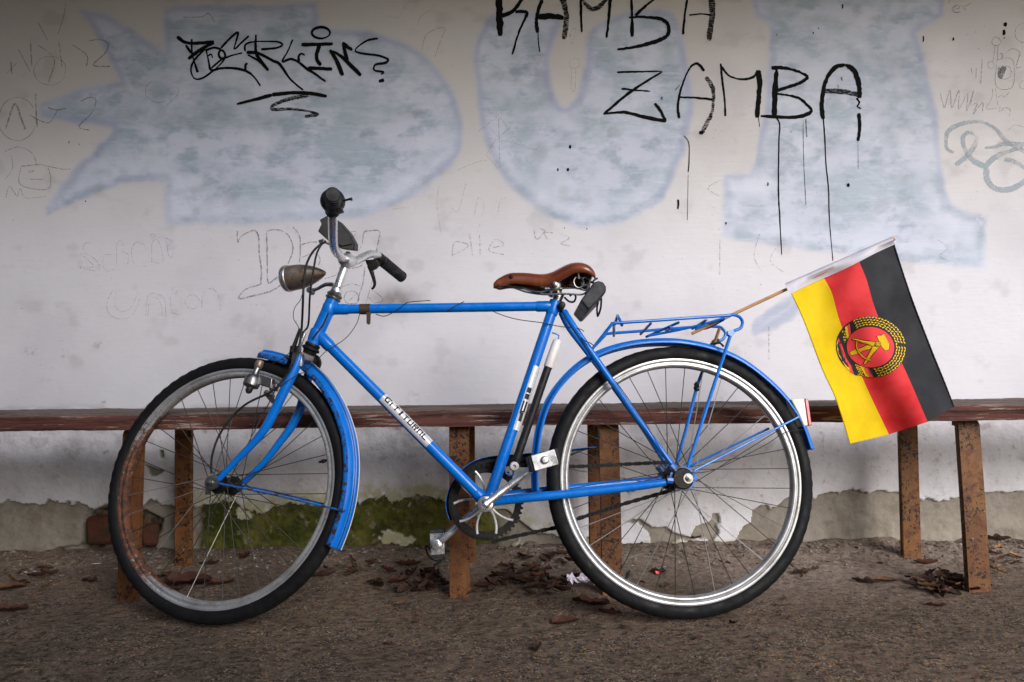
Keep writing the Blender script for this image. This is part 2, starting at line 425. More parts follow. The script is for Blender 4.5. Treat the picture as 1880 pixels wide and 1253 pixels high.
# ================================================================== GROUND
def frange(a, b, st): return list(np.arange(a, b, st))
def projxy(X, Y, Z):
    u = FOC*X/Y; v = FOC*(Z-CAMH)/Y; c, s = math.cos(ROLL), math.sin(ROLL)
    return CX+u*c-v*s, CY-(u*s+v*c)
def gheight(X, Y):
    near = sstep(.0, .9, 3.2-np.abs(X))
    h = (fbm(X*3, Y*3, 3, 5)-.5)*.012 + (fbm(X*28, Y*28, 3, 9)-.5)*.0045 + (fbm(X*90, Y*90, 2, 19)-.5)*.0035
    wallm = sstep(2.20, 2.42, Y)
    h = h + wallm*(.008+(fbm(X*16, Y*16, 5, 31)-.35)*.034) + (np.abs(fbm(X*40, Y*40, 3, 77)-.5))*.010*sstep(1.9, 2.3, Y)
    h = h - .004
    d1 = np.hypot(X-.42, Y-1.735); d2 = np.hypot(X+.72, Y-1.735)     # tyres stand on it
    k = np.exp(-(d1/.06)**2)+np.exp(-(d2/.06)**2)
    return h*(1-k)+k*(-.001)
xs = np.array([-40, -15, -8, -5, -4, -3.4, -3.0] + frange(-2.7, 2.7, .0065) + [2.7, 3.0, 3.4, 4, 5, 8, 15, 40])
ys = np.array([-40, -15, -8, -4, -2, -1, 0, .5, .9, 1.1] + frange(1.25, 2.5, .0065) + [2.5, 2.6, 3, 5, 12, 40])
GX, GY = np.meshgrid(xs, ys); GZ = gheight(GX, GY)
def gridmesh(name, X, Y, Z, mat, attrs, base=(0, 0, 0), smooth=True):
    ny, nx = X.shape; V = np.stack([X-base[0], Y-base[1], Z-base[2]], -1).reshape(-1, 3)
    i = np.arange(ny*nx).reshape(ny, nx)
    q = np.stack([i[:-1, :-1], i[:-1, 1:], i[1:, 1:], i[1:, :-1]], -1).reshape(-1, 4)
    me = bpy.data.meshes.new(name); me.vertices.add(len(V)); me.vertices.foreach_set('co', V.ravel())
    me.loops.add(q.size); me.loops.foreach_set('vertex_index', q.ravel().astype(np.int32))
    me.polygons.add(len(q)); me.polygons.foreach_set('loop_start', np.arange(0, q.size, 4, dtype=np.int32))
    me.update(calc_edges=True); me.validate()
    if smooth: me.polygons.foreach_set('use_smooth', np.ones(len(q), bool))
    for k, a in attrs.items():
        at = me.attributes.new(k, 'FLOAT', 'POINT'); at.data.foreach_set('value', np.clip(a, 0, 1).ravel().astype(np.float32))
    me.materials.append(MATS[mat])
    o = bpy.data.objects.new(name, me); COL.objects.link(o); o.location = base; return o
pale = sstep(1.95, 2.36, GY)*(.40+.6*sstep(-.5, .2, GX))*(.5+1.0*fbm(GX*7, GY*7, 4, 3))+.8*np.exp(-((GX-.85)/.45)**2-((GY-2.05)/.16)**2)*.8
ground = gridmesh('ground', GX, GY, GZ, 'dirt_concrete', {'pale': pale}); tag(ground, kind='structure')

# ================================================================== WALL
wall = thing('wall', (0, WY, 0), 'white painted wall with faded pale blue mural, black graffiti and flaking mossy base behind the bench', 'wall')
fish = [(300,14),(440,10),(583,7),(583,50),(640,55),(686,62),(761,89),(806,130),(840,189),(849,240),(840,285),(806,329),(737,374),(634,403),(480,412),(302,412),(302,333),(223,338),(137,371),(89,395),(84,381),(113,343),(148,302),(206,237),(148,228),(72,214),(69,192),(148,165),(220,149),(192,89),(148,21),(192,24),(250,60),(302,97)]
ushape = [(902,34),(940,22),(1000,24),(1030,36),(1015,79),(1008,137),(1025,189),(1043,197),(1063,175),(1075,120),(1080,69),(1110,36),(1180,18),(1235,24),(1260,103),(1272,192),(1262,260),(1238,323),(1211,371),(1149,408),(1080,419),(1012,401),(960,364),(916,316),(885,240),(874,165),(869,86)]
tower = [(1374,-30),(1387,31),(1415,45),(1411,113),(1405,206),(1387,295),(1375,319),(1329,321),(1326,438),(1500,462),(1640,482),(1810,495),(1812,400),(1748,377),(1734,343),(1720,213),(1696,103),(1683,62),(1734,27),(1740,-30)]
oval = [(1380,602),(1390,584),(1430,555),(1480,530),(1500,532),(1450,585),(1412,610),(1386,616)]
def smooth(poly, keep=None, closed=True):
    return [(p.x, p.y) for p in spline([Vector((x, y, 0)) for x, y in poly], 4, closed)]
fish = fish[:4]+smooth(fish[4:16], closed=False)+fish[16:18]+smooth(fish[18:21], closed=False)+smooth(fish[21:26], closed=False)+fish[26:]
ushape = smooth(ushape); oval = smooth(oval)
hx = np.array([-6, -4, -3, -2.4] + frange(-2.0, 2.0, .0055) + [2.0, 2.4, 3, 4, 6]); hz = np.array(frange(.49, 2.02, .0055)+[2.05, 2.2, 2.4])
HX, HZ = np.meshgrid(hx, hz); px, py = projxy(HX, WY, HZ)
wob = (fbm(px/28, py/28, 3, 40)-.5)*10
sds = [sdist(px+wob, py+wob, p) for p in (fish, ushape, tower, oval)]
sd = np.max(np.stack(sds), 0)
strength = np.where(sds[3] > -20, .75, 1.0)
mural = sstep(-6, 8, sd)*strength
edge = np.exp(-((sd-6)/6.5)**2)*(.35+.65*fbm(px/60, py/60, 3, 44))*1.2*sstep(480, 250, py)+np.where(sds[3] > -20, .6*sstep(-5, 5, sds[3]), 0)
halo = .6*sstep(10, 24, sd)*sstep(60, 26, sd)*sstep(200, 380, py)
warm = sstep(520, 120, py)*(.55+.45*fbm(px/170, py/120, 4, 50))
ax_ = (px-728)/46; ay_ = (py-551)/24  # centre of the soft dark oval on the wall below the far grip
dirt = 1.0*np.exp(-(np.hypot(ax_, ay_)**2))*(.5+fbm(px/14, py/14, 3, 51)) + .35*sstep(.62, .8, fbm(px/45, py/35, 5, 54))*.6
for (cx_, cy_, r_, a_) in ((55,645,9,.8),(180,634,10,.5),(190,738,4,.8),(115,655,3,.7),(1800,403,12,.35),(1557,338,5,.6),(760,728,14,.25),(1330,735,16,.25),(1240,660,14,.2)):
    dirt = dirt + a_*np.exp(-(((px-cx_)/r_)**2+((py-cy_)/(r_*.7))**2))*(fbm(px/5, py/5, 2, 60) > .5)
dirt = dirt + .3*sstep(738, 748, py)*sstep(.4, .7, fbm(px/30, py/8, 3, 61))
def bowf(x, z): return (fbm(x*1.2, z*1.2, 3, 70)-.5)*.010
bow = bowf(HX, HZ)
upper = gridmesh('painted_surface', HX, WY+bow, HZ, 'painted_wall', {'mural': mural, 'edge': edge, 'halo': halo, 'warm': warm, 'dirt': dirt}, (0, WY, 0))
upper.location = (0, 0, 0); upper.parent = wall
for p in upper.data.polygons[:0]: pass
# lower wall: flaking plaster over cement
lx = np.array([-6, -4, -3, -2.5] + frange(-2.1, 2.1, .004) + [2.1, 2.5, 3, 4, 6]); lz = np.array(frange(-.03, .494, .004)+[.4955])
LX, LZ = np.meshgrid(lx, lz); qx, qy = projxy(LX, WY, LZ)
bx = [-400,0,20,38,83,89,112,143,152,174,197,225,259,275,290,308,333,370,400,432,449,486,503,535,571,620,664,681,689,703,720,742,772,796,816,850,880,910,950,1000,1050,1100,1143,1200,1300,1345,1358,1378,1373,1390,1422,1446,1494,1549,1575,1637,1681,1725,1761,1814,1880,2300]
by = [925,923,918,923,926,918,923,923,926,934,923,926,932,919,917,927,932,928,924,917,936,943,929,924,927,924,922,912,922,910,923,915,908,915,920,930,955,972,985,978,992,985,1003,1008,1010,1000,972,958,938,931,931,914,912,899,903,901,912,918,912,903,901,905]
jag = (fbm(qx/9, qy/9, 4, 80)-.5)*16
bound = np.interp(qx+jag*.6, np.maximum.accumulate(bx), by)
sdp = (bound + jag) - qy                                   # + = plaster
patchA = [(1145,957),(1174,952),(1197,968),(1221,966),(1236,978),(1267,986),(1277,965),(1299,958),(1306,943),(1319,943),(1322,957),(1313,965),(1319,978),(1302,995),(1290,985),(1267,994),(1248,989),(1226,998),(1197,1008),(1190,976),(1170,962)]
patchB = [(232,860),(245,858),(250,872),(240,880)]
patchC = [(268,852),(290,860),(305,864),(290,872),(278,874)]
patchD = [(296,828),(304,828),(302,842),(295,840)]
patchE = [(880,940),(930,935),(960,960),(1000,990),(930,1000),(870,985)]
patchF = [(1160,880),(1163,900),(1150,905),(1148,885)]
for pt in (patchA, patchB, patchC, patchD, patchE, patchF): sdp = np.minimum(sdp, -sdist(qx+jag*.5, qy+jag*.3, pt))
islands = [[(690,985),(700,972),(725,975),(770,990),(740,1003),(705,1000)], [(935,1000),(955,990),(968,1000),(950,1010)], [(1145,965),(1170,960),(1190,975),(1190,1006),(1150,1006)], [(740,925),(750,918),(757,926),(748,934)], [(432,935),(440,930),(470,945),(465,955),(440,950)]]
for pt in islands: sdp = np.maximum(sdp, sdist(qx+jag*1.1, qy+jag*.9, pt)-(fbm(qx/12, qy/12, 4, 87)-.4)*14)
plaster = sstep(-1.0, 1.0, sdp)
thick = sstep(-.8, .8, sdp)*.013
moss = sstep(270, 420, qx)*sstep(1010, 800, qx)*sstep(895, 935, qy)*1.0*(1-.8*np.exp(-((qx-345)/30)**2)) + .35*sstep(985, 1002, qy)*sstep(1050, 1200, qx)*sstep(1500, 1400, qx)
hole = sdist(qx+jag*.4, qy+jag*.4, [(157,1010),(158,965),(168,945),(185,937),(215,930),(260,935),(298,955),(290,985),(285,1010)])
brick = sstep(-3, 4, hole)
crack = np.exp(-(np.abs(hole+2)/2.5)**2)
dirt_shade_low = sstep(806, 783, qy)*(.35-.3*sstep(1150, 1500, qx)) + .8*crack + .5*np.exp(-((qx-760)/70)**2-((qy-815)/22)**2)+.5*np.exp(-((qx-140)/32)**2-((qy-830)/20)**2)+.3*sstep(.66, .74, fbm(qx/40, qy/30, 5, 90))+.4*np.exp(-(sdp/6)**2)*(sdp < 0)  # first term paints the bench's shade below the seat into the colour
fringe = sstep(30, 0, np.abs(sdp-8))*sstep(260, 420, qx)*sstep(1100, 900, qx)*.8+sstep(985, 1000, qy)*sstep(1150, 1250, qx)
rel = (fbm(LX*22, LZ*22, 5, 95)-.5)
slab = sdist(qx+jag*.5, qy+jag*.5, [(-300,940),(60,935),(110,952),(150,955),(157,1000),(110,1005),(85,1018),(40,1012),(-300,1012)])
off = thick + rel*(.004+.008*(1-plaster)) + .016*sstep(-2, 3, slab) - .028*brick*(.6+.8*fbm(qx/14, qy/14, 3, 97))
off = off + .007*sstep(.2, .8, moss)*fbm(qx/5, qy/5, 4, 103)*(plaster < .5)
off = off + .006*sstep(985, 1005, qy)*fbm(qx/20, qy/20, 3, 99)
lower = gridmesh('flaking_base', LX, WY+.002-off, LZ, 'flaking_wall', {'plaster': plaster, 'moss': moss, 'brick': brick, 'dirt': dirt_shade_low, 'fringe': fringe}, (0, WY, 0))
lower.location = (0, 0, 0); lower.parent = wall
bk = MB(); bk.box(Vector((0, WY+.16, 1.2)), [(1,0,0),(0,1,0),(0,0,1)], (6, .12, 1.25)); build('wall_core', bk, 'side_plaster', wall, smooth=False)
for (a, b, c_, d_) in ((162, 205, 946, 1000), (262, 292, 962, 1002)):
    m = MB(); p1, p2 = W(a, d_, -.005), W(b, c_, -.005); m.box((p1+p2)/2, [(1,.05,.06),(0,1,0),(0,0,1)], (abs(p2.x-p1.x)/2, .02, abs(p2.z-p1.z)/2))
    build('brick', m, 'brick_clay', wall, bevel=.016)

# ------------------------------------------------------------------ graffiti strokes as thin paint on the wall
LAY = [0]
def ribbon(mb, pts, wpx, rag=.12, n=7, layer=None):
    LAY[0] += 1; dy = .0006+.00003*(LAY[0] % 30)
    pp = [Vector((p[0], p[1], 0)) for p in pts]; sp = spline(pp, n) if len(pp) > 2 else [pp[0].lerp(pp[1], i/6) for i in range(7)]
    # densify
    out = [sp[0]]
    for q in sp[1:]:
        if (q-out[-1]).length > 1.2: out.append(q)
    if len(out) < 2: out.append(sp[-1]+Vector((.5, .5, 0)))
    rows = []; N = len(out); ph_ = random.uniform(0, 6)
    for i, q in enumerate(out):
        t = out[min(i+1, N-1)]-out[max(i-1, 0)]; t.normalize(); nn = Vector((-t.y, t.x, 0))
        e = min(1, (i+.6)/(wpx*.35+.6), (N-i-.4)/(wpx*.35+.6)); e = math.sqrt(max(.1, 1-(1-e)**2))
        sw_ = 1+.22*math.sin(i*.11+ph_)+.12*math.sin(i*.31+2*ph_); wa = wpx*.5*e*(sw_+random.uniform(-rag, rag)); wb = wpx*.5*e*(sw_+random.uniform(-rag, rag))
        a, b = q+nn*wa, q-nn*wb
        rows.append([W(a.x, a.y), W(b.x, b.y)])
    fl = [p for r in rows for p in r]; bw = bowf(np.array([p.x for p in fl]), np.array([p.z for p in fl]))
    for p, k in zip(fl, bw): p.y = WY+float(k)-dy
    mb.sheet(rows)
def group_strokes(name, strokes, mat, label, s=1.0, o=(0, 0), wk=1.0, rag=.12, jit=0):
    mb = MB()
    for st in strokes:
        pts, wd = st
        ribbon(mb, [((x+random.uniform(-jit, jit))/s+o[0], (y+random.uniform(-jit, jit))/s+o[1]) for x, y in pts], max(.9, wd/s*wk), rag)
    return build(name, mb, mat, wall, label, smooth=False)
def circ(cx_, cy_, rx, ry, n=14, a0=0, a1=360): return [(cx_+rx*math.cos(math.radians(a0+(a1-a0)*i/n)), cy_+ry*math.sin(math.radians(a0+(a1-a0)*i/n))) for i in range(n+1)]
A_ = (4.476, (310, 30)); B_ = (4.273, (890, 0)); C_ = (3.615, (1090, 100))
word1 = [
 ('B', [([(70,170),(120,210),(180,225),(280,222),(375,212)],24),([(190,190),(192,300),(215,390),(240,465)],20),([(160,355),(230,300),(300,255),(372,220)],25),([(140,240),(190,310)],18),([(300,270),(215,360),(185,430),(195,490),(230,520),(290,505),(380,440)],17),([(325,330),(350,315),(362,350)],17)]),
 ('E', [([(380,440),(440,380),(465,330),(450,290),(425,285),(412,320),(440,350),(520,325),(605,305)],17),([(310,285),(330,380),(350,445),(430,430),(540,430),(640,455),(700,500),(755,575)],18),([(650,395),(632,400),(632,450)],16),([(430,265),(500,190),(570,135),(555,210),(540,275),(600,220),(660,165)],18),([(300,285),(370,262),(430,275)],18),([(350,430),(420,370),(470,330)],16)]),
 ('R', [([(718,155),(715,260),(730,330),(820,450)],23),([(630,290),(630,240),(690,215),(800,210),(900,215),(935,240),(880,265),(760,275)],17),([(640,300),(740,310),(860,370),(915,400),(1000,520),(1105,610)],22),([(650,320),(740,370),(800,430)],18)]),
 ('L', [([(1020,195),(980,290),(935,375),(1000,355),(1060,375),(1130,430),(1200,475),(1290,540)],19),([(1120,325),(1090,310),(1068,335),(1072,380)],18)]),
 ('I', [([(1090,238),(1220,235),(1350,230)],25),([(1240,240),(1215,320),(1225,370),(1255,410)],28),([(1145,430),(1240,432),(1345,438)],26),(circ(1252,140,74,46,14,-40,330),19)]),
 ('N', [([(1430,490),(1380,370),(1325,280)],27),([(1325,285),(1400,320),(1490,400),(1580,490)],28),([(1470,370),(1450,300),(1435,215)],25),([(1435,225),(1475,260),(1510,280)],25)]),
 ('question', [([(1720,187),(1640,200),(1560,250),(1535,290),(1600,310),(1720,325),(1800,355),(1780,385),(1700,400),(1690,445),(1765,460),(1740,480)],17),([(1725,538),(1770,525)],36)])]
for k, st in word1: group_strokes('graffiti_letter', st, 'black_marker', None, *A_)
group_strokes('graffiti_flourish', [([(560,725),(700,690),(850,650)],28),([(850,648),(1000,632),(1150,635),(1300,660)],28)], 'black_marker', 'black zigzag underline below the top left word', *A_)
group_strokes('graffiti_flourish', [([(1150,655),(1000,680),(900,715),(850,745),(870,770),(1000,765),(1130,780),(1235,810)],25),([(1120,830),(1165,820),(1230,812)],28)], 'dry_marker', None, *A_)
word2 = [([([(115,-60),(115,100),(122,285)],52),([(130,130),(220,90),(290,0),(310,-40)],26),([(240,95),(300,95),(330,115),(270,250),(215,430)],24)],'black_marker'),
 ([([(450,0),(415,100),(405,180),(415,260)],24),([(418,260),(422,340),(432,410)],8),([(420,135),(520,130),(620,145)],40)],'black_marker'),([([(600,-30),(630,60),(640,140),(630,260),(615,310)],36)],'dry_marker'),
 ([([(755,-20),(755,120),(762,255)],20),([(985,-20),(975,120),(955,300)],28)],'black_marker'),([([(760,0),(830,70),(900,55),(960,-20)],30)],'dry_marker'),
 ([([(1150,-20),(1155,140),(1155,290)],28),([(1350,-20),(1260,50),(1180,125)],22),([(1130,140),(1250,135),(1380,150),(1440,200),(1430,280),(1330,330),(1180,370),(1040,390)],26)],'black_marker'),
 ([([(1590,-10),(1570,120),(1555,270)],22),([(1605,120),(1690,110),(1770,118)],16)],'black_marker'),([([(1780,-20),(1785,120),(1760,320)],40)],'dry_marker')]
for st, mt in word2: group_strokes('graffiti_letter', st, mt, None, *B_, rag=.22)
word3 = [([([(155,120),(300,115),(455,113)],13),([(455,118),(300,210),(180,300),(65,400)],16),([(185,228),(280,238),(375,245)],13),([(65,398),(200,385),(330,415),(480,445)],20),([(480,445),(440,370),(405,325)],18),([(460,285),(448,286),(450,298),(458,297)],5)],'black_marker'),
 ([([(568,425),(560,330),(590,200),(640,90),(690,62),(735,110)],17),([(570,285),(680,288),(790,300)],17),([(570,205),(540,238)],6),([(700,520),(730,520)],22),([(600,540),(633,592),(633,720),(628,780)],6)],'black_marker'),([([(745,150),(790,220),(795,320),(780,400),(745,470),(720,520)],28)],'dry_marker'),
 ([([(843,60),(855,180),(870,300),(875,410)],12),([(848,80),(900,140),(980,165),(1060,150),(1090,105)],16),([(1095,105),(1102,200),(1096,300),(1085,420)],28),([(1095,420),(1103,480)],6)],'black_marker'),
 ([([(1180,90),(1260,90),(1360,115),(1425,150)],26),([(1425,150),(1370,190),(1280,220),(1190,255),(1280,270),(1360,290),(1420,340),(1445,375),(1400,405),(1300,418),(1110,408)],20),([(1215,100),(1205,250),(1200,410)],30),([(1210,420),(1235,465),(1230,600),(1228,900),(1238,1100),(1250,1330)],8)],'black_marker'),
 ([([(1525,430),(1515,330),(1540,180),(1600,90),(1670,68)],24),([(1670,68),(1730,110),(1760,200),(1765,290)],28),([(1745,290),(1765,320),(1750,345),(1775,360)],14),([(1762,390),(1765,500),(1755,575)],20),([(1525,430),(1535,560),(1542,720),(1560,900),(1566,1100),(1590,1370)],7)],'black_marker'),([([(1510,245),(1600,245),(1700,255),(1765,270)],28)],'dry_marker'),
 ([([(1408,430),(1415,550)],5),([(1755,580),(1757,760)],3),([(1390,440),(1395,700),(1410,1000)],3),([(1310,505),(1310,520)],5),([(1620,200),(1626,225)],6),([(1645,150),(1650,175)],6),([(628,800),(622,1100)],3)],'dry_marker')]
for st, mt in word3: group_strokes('graffiti_letter', st, mt, None, *C_, rag=.22)
H_ = (5.222, (420, 410))
group_strokes('chalk_letter', [([(85,80),(88,130),(90,190)],7),([(90,190),(130,120),(250,75),(290,140),(300,300),(315,440),(310,590)],9),([(310,590),(160,640),(105,725),(250,690),(400,655),(500,600)],9),
 ([(365,90),(375,300),(375,560),(430,545),(480,510)],10),([(370,80),(450,62),(540,90),(600,170),(620,270),(570,390)],8),([(620,40),(680,130),(690,250),(680,380)],9),([(700,215),(780,190),(850,185)],7),([(700,330),(800,290),(860,310),(880,360),(860,400)],6),
 ([(1150,85),(1225,80),(1190,150)],6),([(1230,280),(1280,200),(1300,90),(1370,75),(1445,85),(1430,200),(1410,290)],8),([(1305,420),(1290,560),(1270,620),(1230,760)],6),([(1400,450),(1370,560),(1310,775)],6),([(1380,640),(1440,690),(1480,740),(1400,765),(1340,710)],6),(circ(1180,715,70,64),6),([(1090,610),(1170,585),(1270,600)],5),([(1150,745),(1220,690)],4),([(920,535),(1040,490),(1070,380)],6),([(1150,440),(1250,420),(1290,390)],6)], 'pencil_grey', 'grey chalk outline letters behind the handlebar', *H_, wk=1.4, rag=.4, jit=4)
S_ = (2.914, (0, 400))
group_strokes('pencil_writing', [([(490,135),(455,140),(445,180),(500,215),(530,250),(520,285),(425,265),(500,262),(460,220),(430,190)],3),([(600,200),(560,200),(550,250),(570,285),(610,275)],3),([(625,250),(625,140),(655,125),(660,180),(690,200),(680,260)],3),([(780,150),(730,130),(705,180),(720,250),(780,262)],3),([(815,240),(815,135),(850,130),(872,235),(815,240)],3),(circ(820,95,10,10),3),([(890,110),(905,215),(930,180),(895,160),(925,130),(890,112)],3)], 'pencil_faint', 'faint pencil word Scheiß drawn left of the bicycle', *S_, rag=.2, jit=2)
group_strokes('pencil_writing', [([(600,390),(570,460),(590,520),(650,545),(710,520),(750,430)],3),([(620,400),(615,470),(650,500),(700,480),(740,400)],3),([(780,530),(790,420),(830,405),(880,440),(885,530)],3),([(790,530),(800,440),(835,430),(865,470),(868,530)],3),([(920,510),(915,420),(960,415),(972,510),(920,510)],3),(circ(940,385,20,12),3),(circ(1030,450,38,38),3),([(1080,480),(1090,400),(1140,380),(1175,430),(1180,500)],3)], 'pencil_faint', 'faint pencil word Union left of the bicycle', *S_, rag=.2, jit=2)
T_ = (2.914, (0, 0))
group_strokes('pencil_drawing', [([(60,330),(68,400)],7),([(40,395),(90,340)],5),([(100,270),(165,390)],6),([(165,225),(175,360)],8),([(205,245),(285,300),(295,350),(265,440)],5),([(315,225),(335,360)],7),([(390,240),(465,300),(465,360)],5),([(475,220),(540,215),(580,240),(560,290),(500,350),(590,358)],6),(circ(270,380,85,78),3),([(195,505),(198,600),(200,680)],9),([(165,620),(220,650),(270,655),(310,590)],5),([(260,580),(300,590),(355,585)],6),([(435,545),(480,525),(515,540),(490,610),(425,680),(480,698)],6),(circ(95,640,100,115,16,20,330),4),([(35,690),(60,600),(88,560),(115,640),(140,695)],9),([(115,890),(250,890),(260,1010),(110,990),(115,890)],4),([(30,810),(100,790),(170,820),(200,890)],4),([(205,120),(255,215)],5),([(355,20),(340,100),(310,190)],4),([(160,962),(200,960),(235,960)],3),([(150,915),(180,912),(175,922),(150,922)],3),([(60,830),(70,900),(30,960)],3),([(30,1060),(50,1000),(90,1050),(110,1010),(140,1060),(250,1050)],3),([(250,890),(330,905),(380,905)],4),([(955,470),(950,510),(880,580)],3),(circ(850,490,70,60,14,60,250),3),([(985,95),(1080,95),(1120,75),(1150,125)],4)], 'pencil_grey', 'grey pencil letters and loops in the dark top left corner', *T_, rag=.25, jit=2)
U_ = (2.914, (600, 0))
group_strokes('pencil_drawing', [([(920,620),(925,900)],5),([(920,620),(810,710)],4),([(920,620),(1050,780),(1130,800)],4),([(850,830),(920,905)],4),([(905,750),(850,830)],5),([(870,685),(920,740),(990,840)],4),([(985,680),(920,740)],4),([(850,742),(905,745),(1040,775)],4),([(1000,840),(1035,800)],5),([(510,270),(535,185),(630,150),(600,240),(575,310)],6),([(330,85),(380,95),(420,40),(445,0)],4),([(485,140),(500,90),(560,50),(580,0)],4),([(1300,180),(1310,240),(1330,160),(1315,155),(1298,200)],3),(circ(1325,340,28,28),3),([(1310,370),(1308,480),(1325,480),(1330,375)],3),([(700,910),(800,870),(860,860)],3),([(660,1100),(700,1130),(745,980)],4),([(790,1150),(810,1060),(840,1090),(830,1160)],4),([(915,1150),(930,1070),(960,1060)],4),([(820,1200),(800,1250)],3),([(350,1120),(440,1110)],3),([(600,1000),(590,1100),(610,1250)],3)], 'pencil_faint', 'grey pencil star and scribbles between the pale blue shapes', *U_, wk=.7, rag=.25, jit=2)
V_ = (3.133, (1700, 0))
group_strokes('pencil_writing', [([(155,55),(195,45),(180,30),(152,50),(165,72),(205,70)],5),([(210,32),(232,62)],5),([(222,40),(262,18)],5),([(130,25),(140,0)],5),([(80,530),(100,600),(110,620),(140,520),(150,620),(190,520),(190,630),(240,540),(235,640),(275,520),(262,600),(300,590),(270,660),(325,590),(325,640)],3.5),(circ(405,240,25,25),3),(circ(375,375,18,22),3),([(385,350),(400,260)],3),([(415,265),(412,345)],3),([(410,345),(500,345),(500,500),(405,495),(410,345)],3),([(385,510),(380,560),(350,625),(410,620)],3),([(400,510),(415,610)],3),([(465,300),(500,280),(540,300),(530,340),(520,390),(555,385)],3.5),(circ(560,490,22,24),3),([(325,340),(318,480)],3),([(290,395),(288,455)],3),([(262,390),(268,430)],3),([(415,560),(440,545),(450,560),(480,530)],3),([(430,610),(425,650),(450,620),(485,630),(480,670)],3),([(475,750),(510,720),(560,730)],3),(circ(565,190,52,55,12,90,270),3),([(425,310),(440,310),(438,335),(425,335)],6)], 'pencil_grey', 'grey pencil doodles at the top right', *V_, rag=.25, jit=1.5)
hair = [([(440+random.uniform(-28,-8), 380+random.uniform(0,70)), (440+random.uniform(-28,0), 385+random.uniform(0,70)), (455+random.uniform(-20,10), 378+random.uniform(0,20))], 4) for _ in range(26)]
group_strokes('doodle_face', hair+[([(460,378),(485,390),(485,405),(500,418),(485,425),(488,440),(470,452),(440,458)],3.5),([(455,398),(465,395)],4)], 'pencil_grey', 'small pencil head with dark scribbled hair', *V_, rag=.2)
group_strokes('paint_loop', [([(118,800),(130,755),(200,715),(310,700),(400,740),(450,800),(520,850),(600,880)],24),([(170,950),(230,905),(280,840),(290,790),(250,762),(215,790),(225,860),(270,920),(345,960)],26),([(340,852),(400,845),(450,828),(600,832)],22),([(345,960),(380,920),(430,890),(480,870),(560,850)],30),([(350,960),(352,1030),(400,1085),(480,1090),(560,1050),(610,990)],28),([(450,915),(520,935),(600,990)],26),([(118,800),(120,850),(160,880)],16)], 'wash_blue', 'pale blue looping paint tag at the right edge', *V_, rag=.12)
dots = [(1845,45,8,1.2),(1843,60,7,2),(1844,70,3,1),(1750,72,6,1.3),(1046,270,5,1.8),(1042,312,5,1.5),(1024,312,3,2.5),(1547,12,3,4),(1493,61,3,2),(1503,52,3,1),(1557,340,6,1.4),(1410,338,3,3),(1333,410,3,2),(1245,375,4,6),(1036,419,3,1),(1077,421,3,1.5),(127,262,2,3),(146,266,2,2),(157,370,3,1),(613,207,2,1),(246,112,2,1),(1695,72,4,4),(1797,89,2,1),(1426,64,2,1.5)]
group_strokes('paint_drip_mark', [([(x, y-r*k*.35), (x+r*.15, y), (x-r*.1, y+r*k*.35+.3)], r*.75) for x, y, r, k in dots], 'black_marker', 'small black paint specks scattered on the upper wall')
group_strokes('chalk_line', [([(830,470),(860,452),(835,445),(830,472)],2),([(862,430),(868,470)],2),([(880,430),(882,470)],2),([(905,455),(925,450),(910,440),(898,460),(925,468)],2),([(980,420),(985,440),(1000,425),(990,420)],2),([(1005,440),(1000,428),(1015,428)],2),([(1030,430),(1045,438),(1030,448),(1046,452)],2),([(1325,330),(1300,345),(1320,360)],1.5),([(1720,440),(1740,455),(1725,470),(1742,480)],1.5),([(1322,440),(1322,505)],1.5),([(1412,600),(1412,660)],2.5),([(1395,430),(1385,470),(1400,500)],1.5),([(1425,455),(1415,480),(1440,500)],1.5)], 'pencil_faint', 'faint scratched marks above the saddle')

# ================================================================== SHELTER AND ADDED SHADE BLOCK (outside the frame, shades the top and left of the wall)
roof = MB(); roof.box(Vector((-.4, 1.93, 2.42)), [(1,0,0),(0,1,0),(0,0,1)], (5.0, .72, .05)); build('shelter_roof', roof, 'roof_board', base=(0, 1.875, 2.4), smooth=False)
tag(bpy.data.objects['shelter_roof'], 'dark board roof of the shelter above the wall', 'roof')
sw = MB(); sw.box(Vector((-2.75, 1.45, 1.2)), [(1,0,0),(0,1,0),(0,0,1)], (.10, 1.12, 1.2)); build('side_wall', sw, 'side_plaster', base=(-2.75, 1.45, 0), smooth=False)
ob_ = MB(); ob_.box(Vector((-4.6, -4.2, 2.6)), [(1,0,0),(0,1,0),(0,0,1)], (6.4, .8, 2.9)); build('opposite_building', ob_, 'side_plaster', base=(-4.2, -4.2, 0), smooth=False)  # unseen block, added only to shade the left of the wall
tag(bpy.data.objects['opposite_building'], 'grey plastered building across the yard behind the camera', 'building')
tag(bpy.data.objects['side_wall'], 'grey plastered side wall of the shelter left of the bench', 'wall')

# ================================================================== BENCH
bench = thing('bench', (0, 2.1, 0), 'long low bench with peeling red brown board seat on rusty steel legs', 'bench')
SZ = .523
def board(name, x0, x1, y0, y1, z0, z1, mat, n=120, seed=1):
    n *= 3; mb = MB(); X = np.linspace(x0, x1, n)
    def wv(k, a=.0022): return (fbm(X*6+k*10, X*0+k, 3, seed+k)-.5)*2*a+(fbm(X*60+k*10, X*0+k, 3, seed+k+50)-.5)*.0022
    pr = [(y0, z0, 0), (y0, z0+(z1-z0)*.35, 1), (y0, z0+(z1-z0)*.7, 2), (y0+.003, z1-.001, 3), (y0+.008, z1, 4), (y1-.006, z1, 5), (y1, z1-.004, 6), (y1, z0, 7)]
    rows = []; off = [wv(k) for k in range(8)]; off2 = [wv(k+20) for k in range(8)]
    for i in range(n): rows.append([Vector((X[i], y+off[k][i], z+off2[k][i])) for (y, z, k) in pr]+[Vector((X[i], y0+off[0][i], z0+off2[0][i]))])
    mb.sheet(rows); return build(name, mb, mat, bench, sharp=30)
